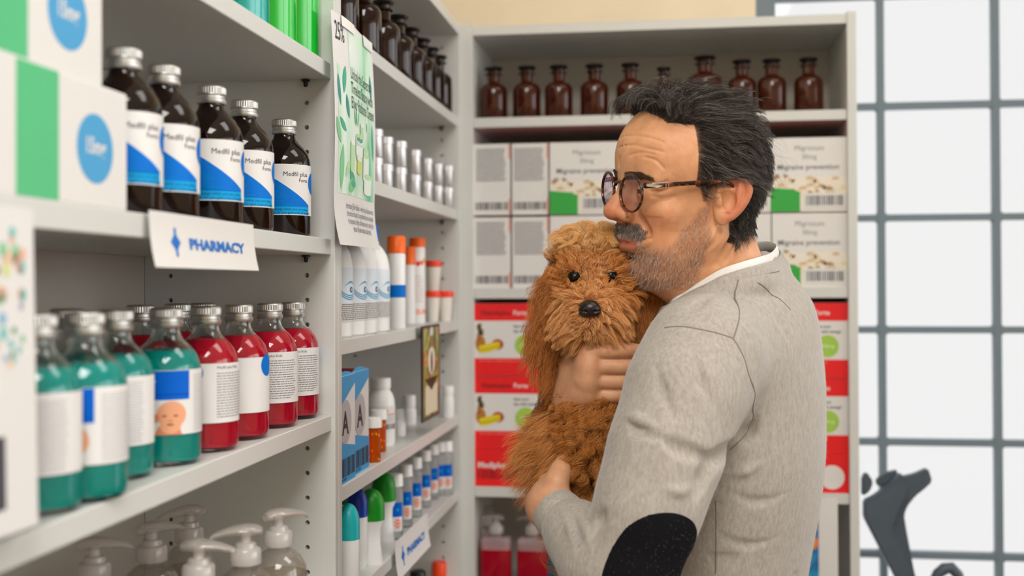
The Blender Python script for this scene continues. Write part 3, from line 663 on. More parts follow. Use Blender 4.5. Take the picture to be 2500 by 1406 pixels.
# ---- hanging sheets and signs -------------------------------------------------
def sheet(name, label, cat, d, W, Hh, loc, rz, paper=PAPER, bend=lambda u, v: 0.0, nu=12, nv=16, thick=.0003):
    """paper with real thickness; local x = across, z = up from the lower edge, print faces -Y"""
    b = MB(); f = lambda u, v, h: (u, bend(u, v)-h, v)
    P = [(W*i/nu, Hh*j/nv) for j in range(nv+1) for i in range(nu+1)]
    q = [(j*(nu+1)+i, j*(nu+1)+i+1, (j+1)*(nu+1)+i+1, (j+1)*(nu+1)+i) for j in range(nv) for i in range(nu)]
    b.add([f(u, v, 0) for u, v in P], q, paper, True); b.add([f(u, v, -thick) for u, v in P], [t[::-1] for t in q], paper, True)
    for vs, fs, m in d.geo(lambda u, v, h: (u, v, h), W/nu, lift=.00025):
        if max(v[1] for v in vs)-min(v[1] for v in vs) > Hh/nv:          # follow the bend up the sheet too
            bm = bmesh.new(); vv = [bm.verts.new(v) for v in vs]
            for q in fs: bm.faces.new([vv[i] for i in q])
            for j in range(1, nv): bmesh.ops.bisect_plane(bm, geom=bm.verts[:]+bm.edges[:]+bm.faces[:], plane_co=(0, Hh*j/nv, 0), plane_no=(0, 1, 0), dist=1e-7)
            bm.verts.index_update(); vs = [v.co[:] for v in bm.verts]; fs = [tuple(v.index for v in q.verts) for q in bm.faces]; bm.free()
        b.add([f(u, v, h) for u, v, h in vs], fs, m)
    o = b.build(name, auto=False); o.location = loc; o.rotation_euler = (0, 0, rz); return tag(o, label, cat)
# green beauty poster, taped to the top shelf edge of the middle bookcase
p0 = onX(808, 597, XF+.004); p1 = onX(913, 613, XF+.004); ptop = onX(815, 28, XF+.004)
PW = p1[1]-p0[1]; PH = ptop[2]-p0[2]
def grad_mat(name, cols, scale=(1, 1, 1), rough=.5, nscale=3.0, det=3):
    m = bpy.data.materials.new(name); m.use_nodes = True; nt = m.node_tree; bs = nt.nodes['Principled BSDF']; bs.inputs['Roughness'].default_value = rough
    tc = nt.nodes.new('ShaderNodeTexCoord'); mp = nt.nodes.new('ShaderNodeMapping'); mp.inputs['Scale'].default_value = scale
    n = nt.nodes.new('ShaderNodeTexNoise'); n.inputs['Scale'].default_value = nscale; n.inputs['Detail'].default_value = det; n.inputs['Distortion'].default_value = .6
    r = nt.nodes.new('ShaderNodeValToRGB'); r.color_ramp.elements.remove(r.color_ramp.elements[0])
    for i, (p, c) in enumerate(cols):
        e = r.color_ramp.elements[0] if i == 0 else r.color_ramp.elements.new(p)
        e.position = p; e.color = lin(c)
    nt.links.new(tc.outputs['Object'], mp.inputs[0]); nt.links.new(mp.outputs[0], n.inputs[0]); nt.links.new(n.outputs['Fac'], r.inputs[0]); nt.links.new(r.outputs[0], bs.inputs['Base Color']); return m
PG = grad_mat('poster_green_print', ((.30, '86d6a6'), (.42, 'cdeed6'), (.50, 'e9f4ee'), (.58, 'bfe6c8'), (.72, '62c39a')), (9, 9, 5), .45, 1.0, 2)
d = Decal(); W, Hh = PW, PH
def U(a, b_): return (a*W, b_*Hh)
d.poly([U(.30, .225), U(.96, .225), U(.96, .985), U(.30, .985)], PG, 1); d.poly([U(.06, .225), U(.30, .225), U(.30, .80), U(.22, .74), U(.06, .78)], PG, 1)
d.text('25%', *U(.045, .885), .034, INK, 3, width=.17*W)
for t_, v, k_ in (('Unlock the Secret to', .745, .58), ('Timeless Beauty with', .680, .62), ('Elixir Radiance Cream', .615, .64)): d.text(t_, *U(.31, v), .0225, C('17402c', .6), 4, width=k_*W)
LG = [C('4fae90', .5), C('80cc96', .5), C('3f978e', .5), C('aee0aa', .5)]
def leaf(u, v, l, w_, a, m, k=3):
    pts = [(t, w_*math.sin(PI*t)**.8) for t in [i/8 for i in range(9)]]+[(1-i/8, -w_*.7*math.sin(PI*(1-i/8))**.8) for i in range(1, 8)]
    ca, sa = math.cos(a), math.sin(a); d.poly([(u*W+l*Hh*(x*ca-y*sa), v*Hh+l*Hh*(x*sa+y*ca)) for x, y in pts], m, k)
for q in ((.16, .66, .13, .22, 1.3, 0), (.26, .56, .11, .22, 1.9, 2), (.10, .60, .14, .14, 1.75, 2), (.20, .50, .10, .2, 2.6, 0), (.10, .44, .12, .2, 2.0, 1), (.88, .83, .12, .22, -1.5, 2), (.93, .42, .18, .12, 1.7, 0),
          (.12, .24, .20, .16, 1.5, 1), (.26, .25, .12, .3, .3, 1), (.42, .27, .12, .3, 2.6, 0), (.20, .30, .1, .25, .9, 3), (.66, .26, .06, .3, 1.2, 0), (.42, .54, .09, .13, 1.5, 0), (.40, .54, .08, .13, 1.8, 1), (.46, .54, .08, .13, 1.2, 1), (.74, .54, .05, .3, 1.5, 1), (.36, .34, .05, .3, 1.5, 3)):
    leaf(*q[:5], LG[q[5]])
JW = C('eef8f0', .4); JG = C('bfe6b4', .4); JY = C('d8e070', .4)
for (u0, v0, u1, v1, m) in ((.40, .42, .60, .50, JW), (.41, .40, .59, .475, JG), (.28, .34, .37, .46, JG), (.44, .34, .56, .40, JY), (.62, .32, .80, .43, JW), (.63, .43, .78, .455, JW), (.66, .26, .88, .335, JW), (.52, .51, .62, .56, JG)):
    d.rect(u0*W, v0*Hh, u1*W, v1*Hh, m, 5); d.ell((u0+u1)/2*W, v1*Hh, (u1-u0)/2*W, .012*Hh, JW if m != JW else JG, 6); d.ell((u0+u1)/2*W, v0*Hh, (u1-u0)/2*W, .012*Hh, m, 5)
for u, v in ((.44, .485), (.48, .488), (.53, .484), (.56, .487), (.50, .481)): d.ell(u*W, v*Hh, .02*W, .009*Hh, LG[0], 7)
for i, t_ in enumerate(('Introducing "Elixir Radiance" - where the art of skincare meets', 'the science of beauty. Our groundbreaking formula is designed', 'to rejuvenate, hydrate, and illuminate your skin, making the', 'dream of flawless radiance a daily reality.')):
    d.text(t_, .58*W, (.165-.033*i)*Hh, .0115, C('6a6a6e', .6), 2, 'c', width=(.74, .72, .70, .52)[i]*W)
for u0, v0, u1, v1 in ((.16, .955, .45, 1.0), (.72, .95, .98, 1.0)): d.rect(u0*W, v0*Hh, u1*W, v1*Hh, C('f4f4f4', .15, name='clear_tape'), 8)
po = sheet('beauty_poster', 'tall green beauty-cream poster with leaves taped to the bookcase front', 'poster', d, W, Hh, (p0[0], p0[1], p0[2]), PI/2, bend=lambda u, v: -.0055*math.sin(PI*min(1, v/Hh)*1.0)-.012*max(0, 1-v/(Hh*.25))**2-.003*math.sin(5*u/W), nv=24)
# pharmacy signs
PB = C('1270c8', .5)
def sign(label, a, b_, c_, X):
    q0 = onX(*a, X); q1 = onX(*b_, X); w_ = q1[1]-q0[1]; hh = q0[2]-onX(*c_, X)[2]
    return sheet('pharmacy_sign', label, 'sign', pharmacy_decal(w_, hh, PB), w_, hh, (X, q0[1], q0[2]-hh), PI/2, CARD, lambda u, v: .002-.006*(1-v/hh)**2, nv=8)
def pharmacy_decal(w, h, ink):
    d = Decal(); x, y, q = w*.200, h*.47, h*.098
    d.rect(x-q*.5, y-q*2.7, x+q*.5, y+q*2.7, ink)
    d.poly([(x-q*.4, y+q*1.5), (x-q*2.2, y), (x-q*.4, y-q*1.5), (x+q*.4, y-q*1.5), (x+q*2.2, y), (x+q*.4, y+q*1.5)], ink)
    d.text('PHARMACY', w*.315, y-h*.105, h*.28, ink, 2, bold=.045, width=w*.56); return d
sign('white pharmacy sign hanging under the amber medicine bottles', (369, 512), (623, 550), (369, 652), XF+.002)
sign('small tilted-looking pharmacy sign under the clear travel bottles', (967, 1325), (1046, 1268), (967, 1418), XF+.002)
# framed art print hanging before the fourth shelf
DK = C('3a2a22', .4)
q0 = onX(1030, 797, XF+.006); q1 = onX(1073, 796, XF+.006); q2 = onX(1031, 1033, XF+.006); w_ = q1[1]-q0[1]; hh = q0[2]-q2[2]
art = grad_mat('art_print', ((.30, '2a2a20'), (.42, '6f7a35'), (.50, 'b8b060'), (.58, 'c06a30'), (.68, '3a4428')), (22, 22, 12), .4, 1.0, 3)
d = Decal(); d.rect(0, 0, w_, hh, DK, 1); d.rect(w_*.08, hh*.04, w_*.92, hh*.97, art, 2); d.rect(w_*.16, hh*.06, w_*.84, hh*.36, C('dcd2b8', .5), 3)
d.poly([(w_*.12, hh*.44), (w_*.5, hh*.30), (w_*.88, hh*.44)], C('38351f', .5), 4); d.ell(w_*.5, hh*.62, w_*.20, hh*.15, C('e0d4c4', .5), 4); d.ell(w_*.5, hh*.6, w_*.05, hh*.12, C('40302a', .5), 5); d.ell(w_*.5, hh*.93, w_*.10, hh*.05, C('d8d4cc', .5), 4)
for k in range(12): a = 2*PI*k/12; d.ell(w_*.5+w_*.3*math.cos(a), hh*.62+hh*.20*math.sin(a), w_*.07, hh*.018, (ORANGE, C('8f9a3a', .5), C('b5482a', .5))[k % 3], 4, a)
sheet('art_print', 'dark-edged colourful picture hanging before the pill bottle shelf', 'picture', d, w_, hh, (XF+.006, q0[1], q2[2]), PI/2, DK, thick=.002)
# white sheet with coloured dots at the near edge
p0 = onX(-40, 1285, XF+.01); p1 = onX(80, 553, XF+.006); d = Decal(); w_ = p1[1]-p0[1]; hh = p1[2]-p0[2]+.008
w_ = p1[1]-p0[1]; z0 = onX(62, 1285, XF+.006)[2]; hh = p1[2]-z0+.012; y0 = p1[1]-.20; w_ = .20
rnd = random.Random(5)
for k in range(46):
    u = w_-.012-abs(rnd.gauss(0, .03)) ; v = hh*(.92-.42*rnd.random()); s_ = rnd.uniform(.0015, .005)
    d.ell(u, v, s_, s_, C(rnd.choice(('8cc89c', '8ab4d2', 'e9b4a0', 'f0ccb0', 'a68cb4', '7cc4c0', 'd2dc92', '5a9a6a')), .6), 1)
d.rect(w_-.055, hh*.08, w_-.037, hh*.30, C('4a4650', .6), 1)
sheet('notice_sheet', 'blurred white notice sheet with coloured dots hanging at the near end', 'sheet of paper', d, w_, hh, (XF+.006, y0, z0), PI/2, bend=lambda u, v: -.004*(1-v/hh))

# ================================================================== the end bookcase
BX = lambda px_, y_=YF+.012: onY(px_, 600, y_)[0]
GRN2 = C('2fa840', .5); PEACH = C('f2a68e', .6); PILL = [C('e8d5b4', .6), C('d8bf98', .6), C('f2e6d0', .6)]
def mig_front():
    w, h, dp = .1525, .1495, .076; b = MB(); b.box(-w/2, w/2, 0, dp, 0, h, CARD, .0008)
    b.add([(-w/2, .0, h+.0002), (w/2, 0, h+.0002), (w/2, dp, h+.0002), (-w/2, dp, h+.0002)], [(0, 1, 2, 3)], REDP)
    d = Decal(); d.text('Migrinium', 0, h-.026, .0145, GREYINK, 2, 'c'); d.text('30mg', 0, h-.043, .0135, GREYINK, 2, 'c'); d.text('Migraine prevention', -.002, h-.064, .0150, C('6a6a70', .6), 2, 'c', .01)
    rnd = random.Random(9); d.rect(-w/2, .006, w/2, .070, C('efe6da', .6), 1)
    for k in range(46):
        d.ell(rnd.uniform(-w/2+.010, w/2-.010), rnd.uniform(.034, .072)-.0, rnd.uniform(.007, .0095), rnd.uniform(.003, .0048), PILL[k % 3] if k % 6 else C('a99070', .6), 2+k % 4, rnd.uniform(-.7, .7), 12)
    d.poly([(-w/2+.0006, .0008), (-.018, .0008), (-.018, .040), (-.035, .046), (-w/2+.0006, .050)], GRN2, 7); d.rect(-.010, .008, w/2-.004, .038, CARD, 7); d.barcode(-.006, .013, w/2-.010, .033, C('5a5a66', .6), 8, 24)
    b.decal(d, flat()); return b.build('migraine_medicine_box')
def mig_side():
    w, h, dp = .076, .1485, .1525; b = MB(); b.box(-w/2, w/2, 0, dp, 0, h, CARD, .0008)
    b.add([(-w/2, .0, h+.0002), (w/2, 0, h+.0002), (w/2, dp, h+.0002), (-w/2, dp, h+.0002)], [(0, 1, 2, 3)], REDP)
    d = Decal(); d.lines(-w/2+.005, h-.010, w/2-.008, 24, .0029, .0013, C('68686e', .6), 2, .08); d.barcode(-w/2+.004, .011, w/2-.004, .027, C('4a4650', .6), 2, 22)
    d.rect(w/2-.0035, h-.032, w/2, h-.002, PEACH, 1); d.rect(w/2-.0035, .002, w/2, .034, PEACH, 1)
    b.decal(d, flat()); return b.build('migraine_medicine_box')
Zr = H-.0062; ms = mig_side(); mf = mig_front(); L0 = XC0+.0262; y0 = YF+.014
def put(o, first, x, y, z, label, group, cat='box'):
    if first: c = o
    else: c = o.copy(); COL.objects.link(c)
    c.location = (x, y, z); tag(c, label, cat, group); return c
G = 'white migraine medicine boxes'; xs = [BX(1201), BX(1294)]
for i, x in enumerate(xs):
    for r_ in range(2): put(ms, i == 0 and r_ == 0, x, y0+(.002 if i else 0), Zr+r_*.1525-(.002 if i == 0 and r_ else 0)*0, 'migraine box showing its small-print side, '+('upper' if r_ else 'lower')+(' row, next to the corner' if i == 0 else ' row, second from the corner'), G)
x2 = BX(2073)-.0765; pitch = (x2-(BX(1342)+.0765))/3
for i in range(4):
    for r_ in range(2): put(mf, i == 0 and r_ == 0, x2-pitch*(3-i), y0, Zr+r_*.1515, 'migraine box with its green-cornered front, '+('upper' if r_ else 'lower')+' row, '+('beside the small-print boxes', 'hidden behind the face and dog', 'behind the neck and ear', 'nearest the window')[i], G)
REDB = C('ee171c', .5, name='red_card')
def vit():
    w, h, dp = .1510, .1500, .10; b = MB(); b.box(-w/2, w/2, 0, dp, 0, h, CARD, .0008)
    d = Decal(); e = .0003
    d.rect(-w/2+e, h-.036, w/2-e, h-e, REDB, 1); d.rect(-w/2+e, e, w/2-e, .0365, REDB, 1)
    b.add([(-w/2, .0, h+.0002), (w/2, 0, h+.0002), (w/2, dp, h+.0002), (-w/2, dp, h+.0002)], [(0, 1, 2, 3)], REDB)
    d.text('Vitaminplus', .000, h-.024, .0135, C('6e1016', .6), 2, 'r', .02); d.text('Forte', .006, h-.024, .0135, CARD, 2, 'l', .02)
    d.text('Start your', .006, h-.050, .0078, INK, 2, 'l', .02); d.text('day with energy!', .006, h-.060, .0078, INK, 2, 'l', .02)
    d.ell(.031, .0635, .0222, .0222, C('a4cf52', .5), 2, n=36); d.text('750mg', .031, .0605, .0098, C('d8ecb0', .5), 3, 'c', .02)
    d.text('Your way to a balanced day and vitality', -.067, .0295, .0062, PEACH, 2)
    PN = C('b97a2e', .6); PL = C('7d6a3a', .6); YL = C('e8d21e', .5); MG = C('b0282a', .5)
    for k in range(7): d.ell(-.064+.002*math.sin(k), .085+k*.0035, .0085-.0006*k, .0028, PL, 2, .3*(-1)**k, 12)
    d.ell(-.063, .067, .0105, .0170, PN, 3); 
    for k in range(9): d.ell(-.063+.006*math.cos(k*2.1), .067+.011*math.sin(k*1.7), .0018, .0018, C('8a4f1e', .6), 4, n=8)
    d.ell(-.027, .0650, .0125, .0110, MG, 3); d.ell(-.030, .068, .006, .005, C('d0642e', .5), 4)
    for k in range(3): d.poly([(-.066+.045*i/10, .047+.004*k+.012*(i/10)**2) for i in range(11)]+[(-.021-.045*i/10-.001, .0535+.004*k+.009*(1-i/10)**2+.004*math.sin(PI*i/10)) for i in range(11)], YL if k != 1 else C('cdb514', .5), 5+k)
    b.decal(d, flat()); return b.build('vitamin_box')
def mediplus():
    w, h, dp = .1510, .0775, .10; b = MB(); b.box(-w/2, w/2, 0, dp, 0, h, REDB, .0008); d = Decal()
    d.text('Mediplus', -w/2+.006, .0385, .0165, CARD, 2, 'l', .03); d.barcode(-w/2+.006, .016, .002, .034, C('8e1218', .6), 2, 18); d.ell(w/2-.037, .031, .0240, .0240, CARD, 2, n=36)
    b.decal(d, flat()); return b.build('multivitamin_box')
Zv = H-.4152; vb = vit(); mb = mediplus(); xL = BX(1157)+.0757; xR = BX(2075)-.0757; pv = (xR-xL)/4; G1 = 'red and white vitamin boxes'; G2 = 'low red boxes'
wh = ('next to the corner', 'second from the corner beside the dog', 'behind the dog and hand', 'behind the shoulder', 'nearest the window')
for i in range(5):
    put(mb, i == 0, xL+pv*i, y0, Zv, 'low red box with white disc on the shelf, '+wh[i], G2)
    for r_ in range(2): put(vb, i == 0 and r_ == 0, xL+pv*i, y0+(.0 if r_ else .002), Zv+.0780+r_*.1507, 'red and white vitamin box with fruit, '+('upper' if r_ else 'middle')+' layer, '+wh[i], G1)
# red soap pumps on the shelf below
def redpump(cap_m, liq):
    t = thing('hand_soap_bottle', '', 'pump bottle'); b = MB()
    b.box(-.0315, .0315, -.019, .019, 0, .118, C('f5dfe2', .05, trans=.7, ior=1.2, name='tinted_clear_plastic'), .008, 4); b.lathe([(.011, .117), (.011, .128), (0, .128)], CLEARP, 24); b.build('plastic_body', t)
    q = MB(); q.box(-.0317, .0317, -.0192, .0192, .001, .100, liq, .008, 4); q.build('liquid', t)
    pump(t, CLEARP, COLLAR, .126, 1.0, 2.9); return t
Zp = H-.68; ptop = [onY(x, 1262, YF+.06) for x in (1212, 1300, 1381, 1352)]
rp = redpump(CLEARP, C('c00c2c', .1, trans=.35, ior=1.3, name='red_soap')); hP = .1625
series(rp, [(onY(1212, 1300, YF+.05)[0], YF+.05, Zp+.005, 0), (onY(1300, 1300, YF+.05)[0], YF+.05, Zp+.005, 0), (onY(1190, 1300, YF+.13)[0], YF+.13, Zp, 0), (onY(1420, 1300, YF+.06)[0], YF+.06, Zp, 0)],
 ['red hand soap pump bottle next to the corner, low shelf', 'red hand soap pump bottle second from the corner, beside the hanging dog hairs', 'red hand soap pump bottle in the second row at the corner', 'red hand soap pump bottle behind the sleeve'], 'red hand soap pump bottles')
hgt = onY(1212, 1258, YF+.05)[2]-.162
for o in [o for o in bpy.data.objects if o.name.startswith('hand_soap_bottle')]: o.location[2] = hgt
p = MB()
cy_ = redpump(CLEARP, C('1a9fc4', .1, trans=.35, ior=1.3, name='blue_soap')); cy_.location = (onY(1370, 1380, YF+.12)[0], YF+.12, hgt); tag(cy_, 'blue soap pump bottle glimpsed between red soap and sleeve', 'pump bottle')
# the shelf these stand on
for o in bpy.data.objects:
    if o.name.startswith('shelf') and o.parent and o.parent.name == 'bookcase.002' and abs(o.data.vertices[0].co.z-(H-.68)) < .03: o.location[2] = hgt-(H-.68)
# poster hanging off the fourth shelf, by the window
q0 = onY(1925, 1212, YF-.004); q1 = onY(2045, 1212, YF-.004); w_ = q1[0]-q0[0]; hh = .21; d = Decal()
sea = grad_mat('sea_life_print', ((.3, '0b4a86'), (.45, '1679b8'), (.55, '2fb0d0'), (.62, '0d5c98'), (.75, '123a60')), (20, 20, 14), .4, 1.0, 3)
d.rect(.0, .0, w_-.037, hh-.018, sea, 1); d.rect(.0, hh-.048, w_-.037, hh-.018, C('d8b43a', .5), 2); d.rect(.0, hh-.062, w_-.037, hh-.055, C('c8463a', .5), 2)
for k in range(5): d.ell(w_-.052, hh-.09, .015-.0028*k, .015-.0028*k, C(('e8642a', 'f0a03a', 'e8642a', 'f4c860', 'd04a20')[k], .5), 3+k)
sheet('sea_poster', 'white-edged blue sea poster hanging beside the window', 'poster', d, w_, hh, (q0[0], YF-.004, q0[2]-hh), 0)

# ---- dark plastic chair back by the window
DG = noisy(C('4c5864', .45, name='dark_grey_plastic'), 20, .05)
YC = 2.44
def pxs(pts, Y=YC): return [(onY(x, y, Y)[0], onY(x, y, Y)[2]) for x, y in pts]
t = thing('chair', 'dark grey moulded plastic chair by the window, its forked back visible', 'chair', (onY(2225, 1300, YC)[0]+.08, YC, 0))
def flatpart(name, pts, y0_, y1_, bev=.003):
    b = MB(); q = pxs(pts); T = Matrix(((1, 0, 0, -t.location[0]), (0, 0, 1, -t.location[1]), (0, 1, 0, 0), (0, 0, 0, 1)))
    b.prism(q, y0_, y1_, DG, T, bev); return b.build(name, t)
flatpart('back_fork', [(2107, 1220), (2131, 1209), (2164, 1184), (2195, 1152), (2207, 1167), (2216, 1176), (2205, 1209), (2189, 1246), (2174, 1283), (2185, 1312), (2224, 1394), (2250, 1450), (2204, 1450), (2176, 1394), (2148, 1341), (2107, 1262)], YC-.025, YC+.01)
flatpart('back_prong', [(2207, 1167), (2238, 1160), (2269, 1146), (2274, 1160), (2279, 1178), (2260, 1196), (2238, 1213), (2218, 1238), (2210, 1260), (2216, 1299), (2234, 1394), (2248, 1450), (2225, 1450), (2180, 1310), (2172, 1283), (2187, 1246)], YC+.008, YC+.035)
flatpart('back_prong', [(2107, 1166), (2119, 1155), (2134, 1178), (2125, 1202), (2107, 1213)], YC+.005, YC+.03)
flatpart('back_rail', [(2140, 1182), (2148, 1168), (2164, 1157), (2196, 1150), (2184, 1172), (2152, 1194)], YC+.010, YC+.03)
b = MB(); q = [(-.20, .42), (-.18, .44), (.12, .45), (.14, .43), (.13, .41), (-.19, .40)]
b.prism(q, -.10, .34, DG, Matrix(((0, 0, 1, .0), (1, 0, 0, -.02), (0, 1, 0, 0), (0, 0, 0, 1))), .01); b.build('seat', t)
zb = pxs([(2200, 1440)])[0][1]; bx_ = pxs([(2226, 1440)])[0][0]-t.location[0]
b = MB(); b.box(bx_-.022, bx_+.022, -.02, .03, .43, zb+.02, DG, .006, 2); b.build('back_post', t)
b = MB(); b.lathe([(0, 0), (.03, 0), (.03, .36), (.05, .41), (0, .41)], DG, 24, cx=.06, cy=.0); b.lathe([(0, 0), (.16, 0), (.15, .02), (.04, .05), (0, .05)], DG, 32, cx=.06, cy=.0); b.build('pedestal_base', t)
a = [Vector(onY(*q_, YC+.0))-Vector(t.location) for q_ in ((2270, 1440), (2290, 1400), (2306, 1388), (2322, 1386), (2338, 1402), (2352, 1440))]
b = MB(); b.tube([Vector((a[0][0]-.0, .0, .46)), a[0]]+a[1:]+[Vector((a[-1][0], .0, .46))], [.010, .010, .011, .012, .012, .011, .010, .010], DG, 14); b.build('armrest', t)

# ================================================================== smooth bodies: signed-distance shapes turned into meshes
def smin(a, b, k):
    if k <= 0: return np.minimum(a, b)
    h = np.maximum(k-np.abs(a-b), 0)/k; return np.minimum(a, b)-h*h*k*.25
class SDF:
    """ordered list of rounded shapes, joined (or carved) smoothly"""
    def __init__(s): s.ops = []
    def ell(s, c, r, k=.01, R=None, cut=False): s.ops.append(('e', np.array(c, float), np.array(r, float) if hasattr(r, '__len__') else np.array([r]*3, float), R, k, cut)); return s
    def cap(s, a, b, ra, rb=None, k=.01, cut=False, flat=None): s.ops.append(('c', np.array(a, float), np.array(b, float), ra, ra if rb is None else rb, k, cut, flat)); return s
    def chain(s, pts, rs, k=.01, cut=False, flat=None):
        for i in range(len(pts)-1): s.cap(pts[i], pts[i+1], rs[i], rs[i+1], k, cut, flat)
        return s
    def sym(s, fn):
        for y in (1, -1): fn(y)
        return s
    def sub(s, c, R):
        q = SDF()
        for o in s.ops:
            if o[0] == 'e': m, r = o[1], o[2].max()+o[4]
            else: m, r = (o[1]+o[2])/2, np.linalg.norm(o[2]-o[1])/2+max(o[3], o[4])*(1 if o[7] is None else 1.3)+o[5]
            if np.linalg.norm(m-c) < r+R: q.ops.append(o)
        return q
    def many(s, P, cell=.02, margin=.008):
        """evaluate cell by cell with only the shapes near each cell"""
        K = np.floor(P/cell).astype(np.int64); K -= K.min(0); key = (K[:, 0]*100003+K[:, 1])*100003+K[:, 2]; o = np.argsort(key, kind='stable'); ks = key[o]
        cuts = np.flatnonzero(np.diff(ks))+1; out = np.empty(len(P))
        for a, b in zip(np.r_[0, cuts], np.r_[cuts, len(o)]):
            i = o[a:b]; p = P[i]; c = (p.min(0)+p.max(0))/2; out[i] = s.sub(c, np.linalg.norm(p.max(0)-c)+margin).ev(p)
        return out
    def __call__(s, P):
        P = np.asarray(P, float)
        return s.many(P) if len(P) > 3000 else s.ev(P)
    def ev(s, P):
        d = np.full(len(P), 9.)
        for o in s.ops:
            if o[0] == 'e':
                q = P-o[1]
                if o[3] is not None: q = q @ o[3]
                k0 = np.sqrt(((q/o[2])**2).sum(1)); k1 = np.sqrt(((q/o[2]**2)**2).sum(1))+1e-9; e = k0*(k0-1)/k1; k, cut = o[4], o[5]
            else:
                a, b = o[1], o[2]; ab = b-a; q = P-a
                if o[7] is not None:            # flattened along a direction
                    n_, f_ = o[7]; n_ = np.array(n_, float); n_ /= np.linalg.norm(n_); t = np.clip((q@ab)/(ab@ab), 0, 1); v = q-t[:, None]*ab; h = v@n_; v = v+np.outer(h*(1/f_-1), n_); e = (np.linalg.norm(v, axis=1)-(o[3]+(o[4]-o[3])*t))*(f_ if f_ < 1 else 1)
                else: t = np.clip((q@ab)/(ab@ab), 0, 1); e = np.linalg.norm(q-t[:, None]*ab, axis=1)-(o[3]+(o[4]-o[3])*t)
                k, cut = o[5], o[6]
            d = -smin(-d, e, k) if cut else smin(d, e, k)
        return d
def net(f, lo, hi, h, coarse=4):
    """surface nets over a box, evaluated finely only near the surface"""
    lo = np.array(lo, float); n = np.ceil((np.array(hi)-lo)/h/coarse).astype(int)*coarse+1
    ax = [lo[i]+h*np.arange(n[i]) for i in range(3)]
    ca = [a[::coarse] for a in ax]; G = np.stack(np.meshgrid(*ca, indexing='ij'), -1).reshape(-1, 3)
    D = f.many(G, h*coarse*5, h*coarse*2.2).reshape([len(a) for a in ca])
    near = np.abs(D) < h*coarse*1.9
    blk = np.zeros([m-1 for m in D.shape], bool)
    for i in (0, 1):
        for j in (0, 1):
            for k in (0, 1): blk |= near[i:i+blk.shape[0], j:j+blk.shape[1], k:k+blk.shape[2]]
    F = np.repeat(np.repeat(np.repeat(D[:-1, :-1, :-1], coarse, 0), coarse, 1), coarse, 2)
    F = np.pad(F, ((0, 1),)*3, mode='edge'); M = np.repeat(np.repeat(np.repeat(blk, coarse, 0), coarse, 1), coarse, 2); M = np.pad(M, ((0, 1),)*3)
    for a in range(3): M |= np.roll(M, 1, a)
    I = np.argwhere(M); F[M] = f.many(lo+I*h, h*12)
    s = F < 0
    c = [(i, j, k) for i in (0, 1) for j in (0, 1) for k in (0, 1)]; sh = tuple(m-1 for m in F.shape)
    cnt = sum(s[i:i+sh[0], j:j+sh[1], k:k+sh[2]].astype(np.int8) for i, j, k in c)
    act = (cnt > 0) & (cnt < 8) ; idx = np.full(sh, -1, np.int64); A = np.argwhere(act); idx[act] = np.arange(len(A))
    acc = np.zeros((len(A), 3)); w = np.zeros(len(A))
    vals = {q: F[A[:, 0]+q[0], A[:, 1]+q[1], A[:, 2]+q[2]] for q in c}
    for q in c:
        for a in range(3):
            if q[a] == 0:
                p = list(q); p[a] = 1; p = tuple(p); u, v = vals[q], vals[p]; x = (u < 0) != (v < 0)
                t = np.where(x, u/np.where(x, u-v, 1), 0); pt = np.tile(np.array(q, float), (len(A), 1)); pt[:, a] += t
                acc[x] += pt[x]; w[x] += 1
    V = lo+(A+acc/np.maximum(w, 1)[:, None])*h; Q = []
    for a in range(3):
        b, c2 = (a+1) % 3, (a+2) % 3
        s0 = s; sl = [slice(None)]*3; sl[a] = slice(0, -1); s1 = [slice(None)]*3; s1[a] = slice(1, None)
        ch = s0[tuple(sl)] != s0[tuple(s1)]; E_ = np.argwhere(ch); ok = (E_[:, b] > 0) & (E_[:, c2] > 0) & (E_[:, b] < sh[b]) & (E_[:, c2] < sh[c2]); E_ = E_[ok]
        def g(db, dc):
            e = E_.copy(); e[:, b] += db; e[:, c2] += dc; return idx[e[:, 0], e[:, 1], e[:, 2]]
        q = np.stack([g(-1, -1), g(0, -1), g(0, 0), g(-1, 0)], 1); inside = s[E_[:, 0], E_[:, 1], E_[:, 2]]
        q[~inside] = q[~inside][:, ::-1]; Q.append(q[(q >= 0).all(1)])
    return V, np.concatenate(Q)
def relax(V, F, it=2, lam=.5):
    n = len(V); E_ = np.concatenate([F[:, [0, 1]], F[:, [1, 2]], F[:, [2, 3]], F[:, [3, 0]]]); cnt = np.bincount(E_.ravel(), minlength=n).astype(float)
    for _ in range(it):
        S = np.zeros_like(V)
        for a in range(3): S[:, a] = np.bincount(E_[:, 0], V[E_[:, 1], a], n)+np.bincount(E_[:, 1], V[E_[:, 0], a], n)
        V = V+lam*(S/np.maximum(cnt, 1)[:, None]-V)
    return V
def grad(f, P, e=.0008):
    g = np.stack([f(P+np.eye(3)[i]*e)-f(P-np.eye(3)[i]*e) for i in range(3)], 1); return g/(np.linalg.norm(g, axis=1)[:, None]+1e-12)
